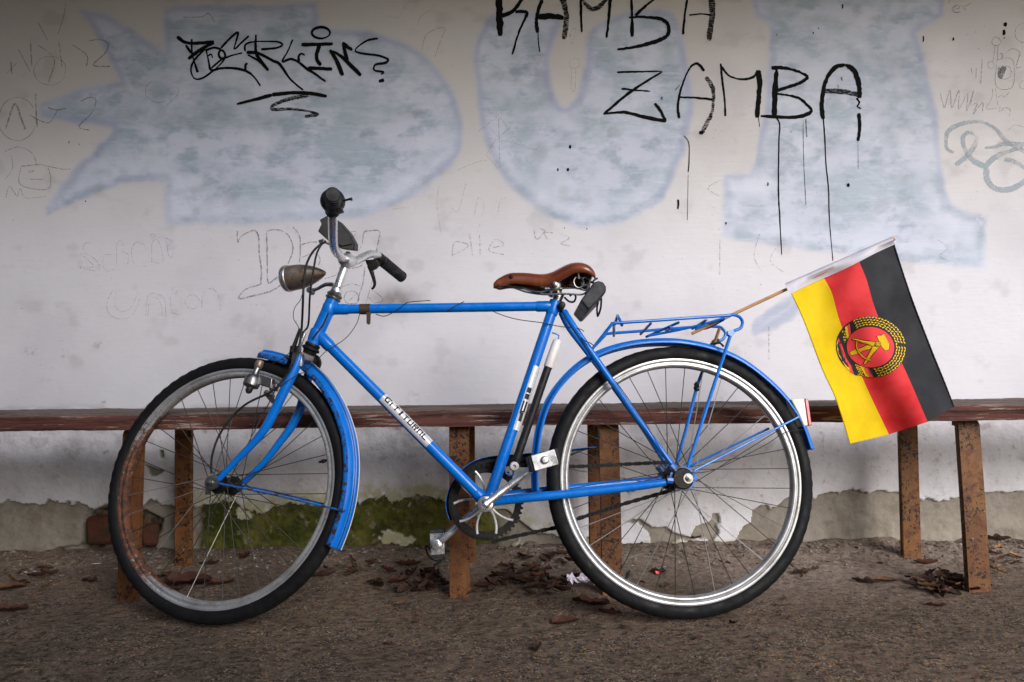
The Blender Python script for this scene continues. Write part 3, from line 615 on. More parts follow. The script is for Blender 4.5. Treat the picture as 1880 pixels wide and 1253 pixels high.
for a, b in ((-4.2, -1.62), (-1.618, .93), (.932, 4.2)):
    for k in range(3):
        y0 = 1.952+k*.104
        board('seat_plank', a, b, y0, y0+.100, SZ-.024, SZ-.001*k, 'bench_top_wood', 160, 3+k)
    board('front_board', a, b, 1.928, 1.950, SZ-.044, SZ-.004, 'bench_front_wood', 220, 31)
for X in (-2.42, -1.095, -.155, .277, 1.314, 2.6):
    wl_ = .0285 if X < 1 else .031
    fl = MB(); path = [(1.995, SZ-.0455), (1.985, SZ-.046), (1.972, SZ-.050), (1.966, SZ-.060), (1.964, SZ-.078), (1.944, .22), (1.926, -.012)]
    def strip(mb, pts, X, w_, t_):
        vs = []; n_ = len(pts)
        for i, (y, z) in enumerate(pts):
            p0, p1 = pts[max(i-1, 0)], pts[min(i+1, n_-1)]; ty, tz = p1[0]-p0[0], p1[1]-p0[1]; l_ = math.hypot(ty, tz); ny_, nz_ = -tz/l_*t_, ty/l_*t_
            vs += [(X-w_, y, z), (X+w_, y, z), (X+w_, y-ny_, z-nz_), (X-w_, y-ny_, z-nz_)]
        fs = [(0,1,2,3), (4*n_-1, 4*n_-2, 4*n_-3, 4*n_-4)]
        for i in range(n_-1):
            for k_ in range(4): l2 = (k_+1) % 4; fs.append((i*4+k_, i*4+4+k_, i*4+4+l2, i*4+l2))
        mb.add(vs, fs)
    strip(fl, path, X, wl_, -.018); build('leg', fl, 'rusty_steel', bench, bevel=.004, sharp=40)
    bl = MB(); bl.box(Vector((X, 2.268, .230)), [(1,0,0),(0,1,-.03),(0,.03,1)], (wl_, .009, .240)); build('leg', bl, 'rusty_steel', bench, bevel=.004)
    tb = MB(); tb.box(Vector((X, 2.15, SZ-.034)), [(1,0,0),(0,1,0),(0,0,1)], (wl_-.001, .128, .008)); build('cross_bar', tb, 'rusty_steel', bench, bevel=.003)
    for yy in (2.03, 2.2):
        bt = MB(); bt.lathe(Vector((X, yy, SZ-.043)), (0,0,-1), [(0,0),(.010,0),(.010,.005),(0,.006)], 6); build('bolt', bt, 'rusty_steel', bench)

# ================================================================== BICYCLE
bike = thing('bicycle', (-.15, 1.735, 0), 'old blue men\'s bicycle with brown leather saddle leaning against the bench', 'bicycle')
def tubeP(name, pts, r, mat, par=bike, label=None, sm=0, seg=14, fn=B, **kw):
    q = [fn(*p) for p in pts]
    if sm: q = spline(q, sm)
    return build(name, MB().tube(q, r, seg), mat, par, label, **kw)

# ---- wheels
def make_wheel(C, E1, E2, N, label, rust, rot, vang, spoke_shift):
    Mx = Matrix((( *[E1.x, E2.x, N.x], C.x), (E1.y, E2.y, N.y, C.y), (E1.z, E2.z, N.z, C.z), (0, 0, 0, 1)))
    wl = bpy.data.objects.new('wheel', None); COL.objects.link(wl); wl.parent = bike
    wl.matrix_basis = Matrix.Translation(-BASE[bike.name]) @ Mx; wl['label'] = label; BASE[wl.name] = Vector((0, 0, 0))
    seg = 432; mb = MB(); prof = []; n = 20
    for k in range(n):
        a = 2*PI*k/n; prof.append((.3295+.0205*math.cos(a), .0200*math.sin(a)))
    mb.lathe((0,0,0), (0,0,1), prof, seg, closed=True)
    vs = []
    for i, v in enumerate(mb.v):
        k = i//seg; j = i % seg; r = math.hypot(v[0], v[1])
        c = math.cos(2*PI*k/n)
        if c > .25:
            kk = 1 + (.0010 if (j//3) % 2 else -.0004)/r*(1 if .25 < c < .93 else .4)
            v = (v[0]*kk, v[1]*kk, v[2])
        vs.append(v)
    mb.v = vs; build('tyre', mb, 'tyre_rubber', wl, sharp=60)
    half = [(.3165,.0118),(.3160,.0142),(.3125,.0150),(.3085,.0142),(.3065,.0118),(.3045,.0118),(.3015,.0136),(.2975,.0132),(.2945,.0100),(.2930,.0050)]
    prof = half+[(.2925, 0)]+[(r, -z) for r, z in half[::-1]]+[(.306, -.008), (.306, .008)]
    rb = MB().lathe((0,0,0), (0,0,1), prof, 200, closed=True)
    ro = build('rim', rb, 'rim_metal', wl, sharp=50)
    co = np.zeros(len(ro.data.vertices)*3); ro.data.vertices.foreach_get('co', co); co = co.reshape(-1, 3)
    ang = np.degrees(np.arctan2(co[:, 1], co[:, 0])) % 360        # 0 = forward (photo left), 90 up
    a = np.minimum(np.abs(ang-345), 360-np.abs(ang-345))
    val = rust*(sstep(88, 15, a))*(.75+.5*(co[:, 2] < .008))+(.05 if rust > .3 else .0)
    at = ro.data.attributes.new('rust', 'FLOAT', 'POINT'); at.data.foreach_set('value', np.clip(val, 0, 1).astype(np.float32))
    hub = MB(); hub.lathe((0,0,0), (0,0,1), [(.0,-.055),(.006,-.055),(.006,-.045),(.016,-.042),(.016,-.034),(.026,-.033),(.026,-.028),(.015,-.024),(.013,0),(.015,.024),(.026,.028),(.026,.033),(.016,.034),(.016,.045),(.006,.046),(.006,.062),(0,.062)], 24)
    build('hub', hub, 'greasy_black', wl)
    sm = MB().tube([(0,0,0),(0,0,1)], .00115, 6); me = None
    first = None
    for k in range(36):
        side = 1 if k % 2 else -1; lead = 1 if (k//2) % 2 else -1
        ar = math.radians(rot+k*10); ah = ar+lead*math.radians(62+spoke_shift)
        p0 = Vector((.0245*math.cos(ah), .0245*math.sin(ah), side*.031)); p1 = Vector((.2935*math.cos(ar), .2935*math.sin(ar), side*.002))
        d = p1-p0; L = d.length; u, v, dd = ortho(d)
        Mt = Matrix(((u.x*1, v.x, d.x, p0.x), (u.y, v.y, d.y, p0.y), (u.z, v.z, d.z, p0.z), (0,0,0,1)))
        if first is None: first = build('spoke', sm, 'spoke_steel', wl); o = first
        else: o = first.copy(); COL.objects.link(o); o.parent = wl
        o.matrix_basis = Mt
    va = math.radians(vang); dr = Vector((math.cos(va), math.sin(va), 0))
    vb = MB().tube([dr*.294, dr*.284, dr*.2835, dr*.276, dr*.2755, dr*.268], [.0035,.0035,.0055,.0055,.0038,.003], 10)
    build('valve', vb, 'black_rubber', wl)
    return wl
make_wheel(FC, FE1, FE2, FN, 'front wheel turned to the side, rim rusted brown at its front', .75, 3, 166, 0)
make_wheel(RC, RE1, RE2, RN, 'rear wheel with clean silver rim', 0.0, 6, 302, 4)

# ---- frame
S = 'blue_paint'
hl0, hl1 = B(611, 551), B(574.5, 632)
hd = (hl1-hl0).normalized()
tubeP('head_tube', [(611,551),(574.5,632)], .0172, S, seg=24)
tubeP('top_tube', [(606,568.5),(1012,562.5)], .0127, S, seg=20)
tubeP('down_tube', [(584,614),(891,921)], .0143, S, seg=20)
tubeP('seat_tube', [(1019,556),(898,916)], .0143, S, seg=20)
lg = MB()
for (a, b, r) in (((609,568.4),(640,568.2),.0146), ((586,616),(607,638),.0163), ((984,563.2),(1010,562.8),.0146), ((1020,553),(1012,578),.0166), ((902,905),(897,920),.0160), ((873,903),(888,918),.0160), ((607,560),(601,576),.0186), ((584,606),(577,627),.0186)):
    q0, q1 = B(*a), B(*b); build('lug', MB().tube([q0, q0.lerp(q1, .15), q0.lerp(q1, .85), q1], [r*.93, r, r, r*.93], 20), S, bike)
sh = MB(); bbc = B(892.5, 922); sh.lathe(bbc, RN, [(.0,-.036),(.0205,-.036),(.0205,.036),(.0,.036)], 28); build('bottom_bracket_shell', sh, S, bike)
for sg, po in ((1, [(1036,572,.014),(1052,598,.03),(1100,668,.040),(1170,768,.048),(1222,838,.054),(1240,862,.056)]), (-1, [(1030,574,-.014),(1046,604,-.03),(1085,655,-.040),(1148,740,-.048),(1200,815,-.054),(1224,856,-.056)])):
    tubeP('seat_stay', po, [.0085,.0088,.0088,.0078,.0068,.006], S, sm=5)
for sg, po in ((1, [(906,921,.022),(960,915,.034),(1060,905.5,.040),(1180,892,.052),(1222,886,.056)]), (-1, [(912,912,-.022),(960,906,-.034),(1060,896,-.040),(1180,884,-.052),(1222,878,-.056)])):
    tubeP('chain_stay', po, [.0115,.0115,.0112,.0100,.0085], S, sm=5)
# dropouts with worn blue paint
for sg in (1, -1):
    d = MB(); c = RC+RN*.060*sg
    ring = []
    for k in range(28):
        a = 2*PI*k/28; ring.append(c+(RE1*math.cos(a)*(.034+.004*math.sin(3*a))+RE2*math.sin(a)*.031)+RE1*.008)
    d.prism(ring, RN*.004*sg)
    d.tube([c+RE1*.028+RE2*.02, c+RE1*.040+RE2*.035], .011, 10)
    d.tube([c+RE1*.030-RE2*.004, c+RE1*.052-RE2*.002], .0105, 10)
    build('dropout', d, 'blue_paint_worn', bike)
    h = MB(); h.lathe(c+RE1*.012, RN*sg, [(0,.004),(.026,.004),(.027,.008),(.024,.011),(0,.011)], 28); build('brake_plate', h, 'greasy_black', bike)
    nn = MB(); nn.lathe(c, RN*sg, [(0,.011),(.0090,.011),(.0090,.015),(.0068,.0155),(.0068,.019),(.0038,.0195),(.0038,.024),(0,.0245)], 6); nn.lathe(c, RN*sg, [(.005,.011),(.0125,.011),(.0125,.0135),(.005,.0135)], 20); build('axle_nut', nn, 'dull_steel', bike)
tubeP('seat_post', [(1028,540),(1021,556)], .0125, 'dull_steel', seg=18)
pb = MB(); c = B(1031.5, 561, .02); pb.lathe(c, RN, [(0,-.045),(.0095,-.045),(.0095,.006),(.006,.008),(0,.008)], 18); build('seat_bolt', pb, 'greasy_black', bike)
# decals
def decal(name, a, b, r, marks, par):
    q0, q1 = B(*a), B(*b); d = MB(); axis = (q1-q0).normalized()
    # half-wrap foil facing the camera side
    u = RN.cross(axis).normalized(); rows = []
    for i in range(13):
        p = q0.lerp(q1, i/12); rows.append([p+(RN*math.cos(t)+u*math.sin(t))*(r+.0006) for t in np.linspace(-1.15, 1.45, 12)])
    d.sheet(rows); fo = build(name, d, 'decal_foil', par)
    mk = MB()
    for (s0, s1, t0, t1) in marks:
        rows = []
        for i in range(4):
            p = q0.lerp(q1, s0+(s1-s0)*i/3); rows.append([p+(RN*math.cos(t)+u*math.sin(t))*(r+.0011) for t in np.linspace(t0, t1, 5)])
        mk.sheet(rows)
    build('lettering', mk, 'decal_ink', fo, smooth=False)
T0, T1 = -1.05, .02       # letter height round the tube
def glyph(s0, w_, ch):
    g = []; tm = (T0+T1)/2; st = w_*.26
    if ch in 'TE': g.append((s0, s0+w_, T0, T0+.22))
    if ch == 'T': g.append((s0+w_*.36, s0+w_*.64, T0, T1))
    if ch in 'EUNRL': g.append((s0, s0+st, T0, T1))
    if ch in 'UN': g.append((s0+w_-st, s0+w_, T0, T1))
    if ch in 'UEL': g.append((s0, s0+w_, T1-.2, T1))
    if ch in 'NR': g.append((s0, s0+w_, T0, T0+.22))
    if ch == 'R': g += [(s0+w_-st, s0+w_, T0, tm), (s0, s0+w_, tm-.1, tm+.1), (s0+w_*.55, s0+w_*.85, tm, T1)]
    if ch == 'I': g.append((s0+w_*.3, s0+w_*.7, T0, T1))
    if ch == 'G': g += [(s0, s0+st, T0+.2, T1-.2), (s0+st*.5, s0+w_, T0, T0+.25), (s0+st*.5, s0+w_*.8, T1-.25, T1), (s0+w_*.6, s0+w_*.85, tm, T1)]
    return g
mk = glyph(.05, .10, 'G')+[(.165, .185, T0+.3, T1)]
for i, ch in enumerate('TITURNL'): mk += glyph(.235+i*.100, .082, ch)
dt = bpy.data.objects['down_tube']; st_ = bpy.data.objects['seat_tube']
u_test = RN.cross((B(786,815)-B(702,731)).normalized())
if u_test.z > 0: mk = [(a, b, -d_, -c_) for a, b, c_, d_ in mk]
mk = [(a, b, c_, d_) for a, b, c_, d_ in mk]
decal('decal', (702,731), (788,817), .0143, mk, bike)
mk2 = [(.34,.42,-.75,.05),(.44,.52,-.75,.05),(.55,.72,-.8,-.45),(.55,.74,-.2,.1),(.73,.86,-.7,-.1),(.70,.76,-.5,0)]
u_test = RN.cross((B(944,790)-B(982,673)).normalized())
if u_test.x > 0: mk2 = [(a, b, -d_, -c_) for a, b, c_, d_ in mk2]
decal('decal', (982,673), (944,790), .0143, mk2, bike)

# ---- fork and steering
tubeP('fork_blade', [(551,655,.052),(545,668,.055),(528,705,.056),(510,742,.056),(490,782,.055),(466,813,.055),(436,844,.055),(402,880,.055)], [.0135,.0135,.0132,.0125,.0115,.0100,.0085,.0075], S, sm=5, fn=F, seg=16)
tubeP('fork_blade', [(574,668,-.050),(566,690,-.054),(553,745,-.055),(534,785,-.055),(511,816,-.055),(485,849,-.055),(448,884,-.055)], [.0135,.0135,.0125,.0115,.0100,.0085,.0075], S, sm=5, fn=F, seg=16)
cr = MB(); c0 = F(547, 657, .045); c1 = F(575, 664, -.045); cr.tube([c0, c0.lerp(c1,.3), c0.lerp(c1,.7), c1], [.016,.019,.019,.016], 16)
cr.box(c0+Vector((0,0,-.004)), [FE1, FE2, FN], (.013, .017, .012)); build('fork_crown', cr, 'dull_steel', bike, bevel=.003)
for sg in (1, -1):
    fd = MB(); c = FC+FN*.055*sg; fd.tube([c, c+FE1*-.006+FE2*.018], .010, 12)
    fd.lathe(c, FN*sg, [(0,-.004),(.016,-.004),(.016,.003),(0,.003)], 20)
    build('fork_end', fd, 'blue_paint_worn', bike)
fb = MB(); c = FC+FN*.055; fb.lathe(c, FN, [(0,.003),(.017,.003),(.019,.006),(.019,.010),(.012,.012),(.008,.012),(.008,.018),(.0045,.019),(.0045,.024),(0,.025)], 18); fb.box(c+FE2*-.014+FE1*.012, [FE1, FE2, FN], (.004,.016,.006)); build('axle_nut', fb, 'dull_steel', bike)
# headset
def ringat(name, p, d, rr, mat):
    m = MB(); m.lathe(p, d, rr, 28); return build(name, m, mat, bike)
ringat('headset_cup', B(612,548), -hd, [(0,-.004),(.0205,-.004),(.0215,.000),(.0185,.003),(.0195,.005),(.0215,.0085),(.0190,.012),(.0165,.014),(.015,.019),(.0115,.021),(0,.021)], 'dull_steel')
ringat('headset_cup', B(574,634), hd, [(0,-.004),(.0195,-.003),(.0205,.002),(.0185,.005),(.0235,.010),(.0235,.014),(.018,.017),(.016,.026),(0,.026)], 'greasy_black')
st0, st1 = B(616,540), B(636,482); tubeP('handlebar_stem', [(616,540),(625,514),(636,482)], .0112, 'chrome', seg=20)
stem_o = bpy.data.objects['handlebar_stem']
k = MB(); k.lathe(st0, (st1-st0), [(.0145,-.004),(.0145,.014),(.012,.018),(.0112,.02)], 20); build('stem_collar', k, 'chrome', stem_o)
DS = st1.y
# handlebar
hb = [(P(611,389,DS-.225)), P(611,415,DS-.19), P(611.5,441,DS-.145), P(615,458,DS-.105), P(624,470,DS-.06), P(637,479,DS-.005), P(651,480,DS+.03), P(664,474,DS+.07), P(679,467,DS+.115), P(693,469,DS+.15), P(704,478,DS+.18)]
hbar = build('handlebar', MB().tube(spline(hb, 6), .0112, 18), 'chrome', bike)
cl = MB(); c = P(638,479,DS-.004); dd = (hb[6]-hb[4]).normalized(); cl.lathe(c, dd, [(.0112,-.024),(.0165,-.023),(.0185,-.012),(.0185,.012),(.0165,.023),(.0112,.024)], 22)
cl.tube([c+Vector((0,0,.004)), c+(st1-c)*1.0+(st0-st1).normalized()*.012], [.016,.0145], 18); cl.lathe(c+Vector((0,0,.012)), (st1-st0), [(0,.012),(.006,.012),(.0075,.009),(.0075,-.002)], 6)
build('bar_clamp', cl, 'chrome', bike)
def grip(a, b):
    q = []; r = []; n = 9
    for i in range(n):
        t = i/n
        q += [a.lerp(b, t), a.lerp(b, t+.35/n), a.lerp(b, t+.5/n), a.lerp(b, t+.9/n)]; r += [.0128, .0128, .0172, .0172]
    q += [b, b+(b-a).normalized()*.002]; r += [.0175, .0150]; q[0] = a; r[0] = .0175
    return build('grip', MB().tube(q, r, 20), 'black_rubber', bike, sharp=25)
grip(P(610.5,388,DS-.222), P(611,358,DS-.335)); grip(P(704,481,DS+.178), P(738,509,DS+.262))
bd = MB(); bc = P(611,368,DS-.262); ax = (P(611,358,DS-.335)-P(610.5,388,DS-.222)).normalized()
bd.lathe(bc, ax, [(.0275,-.016),(.0290,-.008),(.0275,.002),(.021,.010),(.012,.013)], 26); bd.lathe(bc, ax, [(.0275,-.016),(0,-.018)], 26)
bd.tube([bc+Vector((.022,0,-.002)), bc+Vector((.040,-.004,.001)), bc+Vector((.046,-.004,.001))], [.0025,.0028,.005], 8)
bd.box(bc+Vector((.016,0,-.024)), [(1,0,.3),(0,1,0),(-.3,0,1)], (.007,.008,.006)); build('bell', bd, 'black_plastic', bike, bevel=.001)
bl = MB(); bl.prism([P(x, y, DS+.12) for x, y in ((670,478),(690,476),(694,486),(688,493),(680,497),(673,486))], (0.004,.014,0)); bl.tube(spline([P(678,488,DS+.128), P(684,505,DS+.13), P(688,520,DS+.135), P(686,528,DS+.135), P(682,531,DS+.135)], 5), [.007,.0055,.0045,.0038,.003], 10)
bl.lathe(P(698,475,DS+.165), hb[10]-hb[9], [(.0115,-.012),(.0155,-.011),(.0155,.010),(.0115,.011)], 16); build('brake_lever', bl, 'greasy_black', bike, bevel=.001)
# plastic case behind the near bar
DC = DS-.06
cs = MB(); poly = [(586,404),(602,395),(622,408),(640,428),(651,448),(650,460),(626,457),(606,446),(583,425),(590,411)]
cs.prism([P(x, y, DC+.02*(x-600)/50) for x, y in poly], (.004, .030, .002)); build('plastic_case', cs, 'black_plastic', bike, bevel=.0025, label='black angular plastic case clamped behind the near handlebar')
cs2 = MB(); cs2.prism([P(x, y, DC+.02*(x-600)/50-.006) for x, y in [(612,412),(624,411),(639,430),(647,448),(628,452),(616,446)]], (0,.006,0)); build('case_lid', cs2, 'black_plastic', bpy.data.objects['plastic_case'], bevel=.001)
br = MB(); br.tube([P(592,443,DC), P(606,449,DC+.015), P(622,466,DC+.03)], .0035, 8); br.box(P(591,444,DC), [(1,0,.4),(0,1,0),(-.4,0,1)], (.007,.006,.005)); build('case_bracket', br, 'dull_steel', bike, bevel=.001)
# headlight
hlA = F(529, 512, .0); hlB = F(599, 501, .0); ax = (hlA-hlB).normalized(); L = (hlA-hlB).length
hh = MB(); hh.lathe(hlB, ax, [(0,0),(.006,.004),(.0135,.015),(.022,.032),(.0295,.052),(.0345,.074),(.0355,.088),(.0365,L-.004)], 32)
head = build('headlight', hh, 'lamp_shell', bike, sharp=60)
hr = MB(); hr.lathe(hlB, ax, [(.0365,L-.006),(.0385,L-.004),(.0388,L+.003),(.036,L+.010),(.030,L+.014)], 32); build('lamp_ring', hr, 'chrome', head)
hg = MB(); hg.lathe(hlB, ax, [(.032,L+.012),(.024,L+.017),(.012,L+.020),(0,L+.021)], 32); build('lamp_glass', hg, 'glass_lens', head)
ab = MB(); ab.tube(spline([F(570,534,.0), F(582,531,0), F(598,523,0), F(613,524,0), B(620,530,0)], 5), [.006,.0045,.0055,.0065,.006], 10); ab.lathe(F(571,535,.0), FN, [(0,-.010),(.0085,-.010),(.0085,.012),(0,.012)], 14); build('lamp_bracket', ab, 'dull_steel', bike)
# mudguards
def guard(name, path, fn, wdt=.027, sag=.013, lip=.012, a0=0, stays=None, label=None):
    pts = spline([fn(*p) for p in path], 7); C = RC if fn is B else FC; N = RN if fn is B else FN
    rows = []
    for p in pts:
        rad = (p-C-N*(p-C).dot(N)).normalized(); r = []
        for t in np.linspace(-1, 1, 19):
            at_ = abs(t)
            if at_ > .80: q = p+N*wdt*(1 if t > 0 else -1)*(1.0)-rad*(sag+lip*(at_-.80)/.20)
            else: q = p+N*wdt*t/.80-rad*(sag*(at_/.80)**2.2) + rad*(.0042 if at_ < .25 else (-.0012 if at_ < .45 else 0))
            r.append(q)
        rows.append(r)
    o = build(name, MB().sheet(rows), [S, 'blue_paint_worn'], bike, label, solid=.0014, sharp=30)
    for i_, pl_ in enumerate(o.data.polygons):
        if i_ % 18 in (0, 1, 16, 17) and fn is F: pl_.material_index = 1
    return o
rg = guard('mudguard', [(979,903,0),(978,860,0),(981,820,0),(988,780,0),(1003,738,0),(1027,702,0),(1062,668,0),(1105,644,0),(1155,630,0),(1205,625,0),(1255,627,0),(1310,639,0),(1360,661,0),(1405,694,0),(1443,732,0),(1472,776,0),(1490,826,0)], B, wdt=.024, sag=.008, lip=.005, label='blue rear mudguard')
fg = guard('mudguard', [(553,657,0),(572,670,0),(600,697,0),(625,735,0),(643,778,0),(653,825,0),(654,875,0),(648,925,0),(636,970,0),(621,1009,0)], F, wdt=.0255, label='blue front mudguard behind the fork')
fg2 = guard('mudguard', [(486,646,0),(500,648,0),(520,653,0),(541,660,0)], F, label='short blue mudguard tip in front of the fork')
def pinstripe(path, lat, rise, mat):
    pts = spline([F(*p) for p in path], 7); q = []
    for p in pts:
        rad = (p-FC-FN*(p-FC).dot(FN)).normalized(); q.append(p+FN*lat+rad*rise)
    build('pinstripe', MB().tube(q, .0010, 5), mat, fg)
FGP = [(553,657,0),(572,670,0),(600,697,0),(625,735,0),(643,778,0),(653,825,0),(654,875,0),(648,925,0),(636,970,0),(621,1009,0)]
pinstripe(FGP, .0105, .0012, 'decal_ink'); pinstripe(FGP, -.0075, .0048, 'cream_plastic'); pinstripe(FGP, .0215, -.0105, 'decal_ink')
for (a, b) in (((402,888,.058),(633,939,.030)), ((446,892,-.058),(612,930,-.030))): tubeP('mudguard_stay', [a, ((a[0]*.6+b[0]*.4), (a[1]*.6+b[1]*.4)-1.5, a[2]*.7+b[2]*.3), b], .0027, 'blue_paint_worn', fn=F, seg=8, sm=4)
for (a, b) in (((1268,868,.060),(1466,766,.030)), ((1262,858,-.058),(1412,787,-.030))): tubeP('mudguard_stay', [a, b], .0030, S, seg=8)
# luggage rack
rk = MB(); rr = .0042
def rt(pts, r=rr, sm=6): rk.tube(spline([B(*p) for p in pts], sm) if sm else [B(*p) for p in pts], r, 10)
rt([(1093,634,.045),(1119,601,.062),(1124,595,.064),(1131,593.5,.065),(1200,589,.065),(1270,584,.065),(1331,580,.065),(1345,578.5,.062),(1357,582,.055),(1363,591,.050),(1360,602,.048),(1350,607,.048),(1341,611,.052)])
rt([(1088,640,-.045),(1110,617,-.062),(1116,613,-.065),(1180,608,-.065),(1264,601.5,-.065),(1315,600,-.065),(1327,605,-.06),(1332,614,-.056),(1326,624,-.054),(1312,629,-.055)])
rt([(1127,617,-.062),(1127,600,-.06),(1134,580,0),(1138,588,.05),(1142,598,.062)], sm=0)
rt([(1127,593.5,.06),(1127,604,.0),(1127,617,-.06)], .0038, 0)
for a, b in (((1195,594,.05),(1176,614,-.05)), ((1247,592,.04),(1186,619,-.035)), ((1232,600,.03),(1222,611,-.04)), ((1298,587,.04),(1271,604,-.05))): rt([(*a[:2], a[2]), (*b[:2], b[2])], .0036, 0)
rt([(1330,584,.03),(1290,596,.02),(1247,606,.01),(1190,617,-.01)], .0036, 4); rt([(1330,586,.03),(1300,602,-.02),(1276,605,-.04)], .0036, 4)
rack = build('luggage_rack', rk, S, bike)
rs = MB(); rs.tube([B(1262,858,.062), B(1300,740,.060), B(1342,613,.056)], .0046, 10); rs.lathe(B(1341,612,.056), RN, [(0,-.008),(.009,-.008),(.009,.006),(0,.006)], 14); build('rack_stay', rs, S, bike)
rs = MB(); rs.tube([B(1241,856,-.058), B(1263,775,-.058), B(1280,708,-.057), B(1289,684,-.056)], .0046, 10); rs.tube([B(1289,684,-.056), B(1313,630,-.055)], .004, 10); build('rack_stay', rs, S, bike)
cp = MB()
for dy_ in (-4, 4): cp.lathe(B(1279, 711+dy_, -.052), B(1289,684,-.05)-B(1263,775,-.05), [(.004,-.003),(.0075,-.003),(.0075,.003),(.004,.003)], 12)
cp.tube([B(1274,714,-.048), B(1278,701,-.048), B(1284,712,-.048)], .002, 6); build('stay_clip', cp, 'greasy_black', bike)
rb_ = MB(); rb_.lathe(B(1313,628,-.05), RN, [(0,-.01),(.008,-.01),(.008,.014),(0,.014)], 12); rb_.tube([B(1304,632,0), B(1322,630,0), B(1328,636,.01)], .003, 8); build('rack_bolt', rb_, 'greasy_black', bike)
# rear light
rl = MB(); q = [B(1452,733,.026), B(1477,732,.026), B(1484,782,.026), B(1476,783,.026), B(1465,757,.026)]; rl.prism(q, -RN*.050); rlo = build('rear_light', rl, 'cream_plastic', bike, bevel=.003, label='cream rear light with red lens')
rl2 = MB(); q = [B(1477.5,732,.0255), B(1484,732.5,.0255), B(1491,781,.0255), B(1484.5,782.5,.0255)]; rl2.prism(q, -RN*.049); build('red_lens', rl2, 'red_lens', rlo, bevel=.002)
# ---- saddle
sd_ = [(906,523,.010,.010),(911,516,.016,.020),(919,510.5,.021,.029),(937,502.5,.026,.035),(966,502,.029,.038),(995,504,.036,.041),(1014,499.5,.048,.044),(1033,489.5,.062,.044),(1050,483,.073,.042),(1068,483,.078,.040),(1081,489,.075,.036),(1089,499,.066,.028),(1091,507,.055,.018)]
rows = []
for (x, y, ww, dr) in sd_:
    c = B(x, y, .55*ww)-RN*.55*ww; r = []
    for t in np.linspace(-1, 1, 21):
        a = t*PI/2; lat = ww*math.copysign(abs(math.sin(a))**.85, t); dn = dr*(1-math.cos(a)**.75 if math.cos(a) > 0 else 1)
        flat = ww*(1-.06*abs(t)**6); r.append(c+RN*(flat*lat/ww)-RE2*(dn-.004))
    rows.append(r)
# refine lengthwise
cols = list(zip(*rows)); rows2 = list(zip(*[spline(list(c), 4) for c in cols]))
sad = build('saddle', MB().sheet(rows2), 'saddle_leather', bike, solid=.0045, sharp=70, label='worn brown leather saddle on coil springs')
sad.modifiers['solidify'].offset = -1
rv = MB(); rv.lathe(B(938.5, 508, .0265), RN, [(.0055,-.002),(.0055,.001),(.003,.0025),(0,.003)], 12); build('rivet', rv, 'greasy_black', sad)
sr = MB()
for sg in (1, -1):
    o_ = .030*sg
    sr.tube(spline([B(925,520,.004*sg), B(960,530,.014*sg), B(990,537,o_), B(1016,531,o_), B(1055,529,o_*1.2), B(1075,533,o_*1.3), B(1080,524,o_*1.4)], 6), .0026, 8)
    sr.tube(spline([B(930,523,.004*sg), B(965,536,.014*sg), B(1000,541,o_), B(1040,540,o_*1.2), B(1068,541,o_*1.3), B(1079,533,o_*1.4), B(1083,520,o_*1.4)], 6), .0026, 8)
    cc = B(1062, 519, .045*sg); pts = [cc+RE1*(.013*math.cos(a))+RE2*(.016*math.sin(a))+RN*(.0040*a/(2*PI)*1.0-.008) for a in np.linspace(0, 6*PI, 60)]
    sr.tube(pts, .0024, 7)
    cc = B(1075, 517, .040*sg); pts = [cc+RE1*(.010*math.cos(a))+RE2*(.012*math.sin(a))+RN*(.0040*a/(2*PI)-.008) for a in np.linspace(0, 6*PI, 60)]; sr.tube(pts, .0022, 7)
    sr.tube([B(1062,512,.05*sg), B(1061,500,.055*sg)], .0035, 8)
build('saddle_spring', sr, 'dull_steel', bike)
sc_ = MB(); sc_.lathe(B(1016,531,.0), RN, [(0,-.046),(.012,-.046),(.013,-.036),(.010,-.032),(.010,.030),(.0155,.032),(.0165,.038),(.013,.041),(.008,.042),(.008,.048),(.004,.050),(0,.050)], 20); sc_.tube([B(1000,531,.034), B(1032,531,.034)], .0045, 8); sc_.tube([B(1022,534), B(1024,546)], .0135, 16); build('saddle_clamp', sc_, 'dull_steel', bike)
# ---- drivetrain
CC = B(893, 923, 0)
cg = MB(); 
nt_ = 46; ring = []
for j in range(nt_*4):
    a = 2*PI*j/(nt_*4); ph = j % 4; ro_ = .0985 if ph in (1, 2) else .0925; ring.append((a, ro_))
vs = []; zc = -.047
for z in (zc-.0012, zc+.0012):
    for a, r in ring: vs.append(CC+RE1*math.cos(a)*r+RE2*math.sin(a)*r+RN*z)
    for a, r in ring: vs.append(CC+RE1*math.cos(a)*.0755+RE2*math.sin(a)*.0755+RN*z)
n = len(ring); fs = []
for k_ in range(n):
    l = (k_+1) % n; fs += [(k_, l, n+l, n+k_), (2*n+k_, 3*n+k_, 3*n+l, 2*n+l), (k_, 2*n+k_, 2*n+l, l), (n+k_, n+l, 3*n+l, 3*n+k_)]
cg.add(vs, fs); cring = build('chainring', cg, 'greasy_black', bike, smooth=False)
arm = MB()
for k_ in range(5):
    a = math.radians(18+72*k_)
    for sgn in (-1, 1):
        p = []
        for t in np.linspace(0, 1, 7):
            rr_ = .020+.065*t; aa = a+sgn*(.10+.24*t**1.7); p.append(CC+RE1*math.cos(aa)*rr_+RE2*math.sin(aa)*rr_+RN*zc)
        arm.tube(p, [.0052,.0032,.0030,.0032,.0036], 8)
arm.lathe(CC+RN*zc, RN, [(0,-.004),(.022,-.004),(.022,.004),(0,.004)], 24); build('chainring_arm', arm, 'decal_foil', bike)
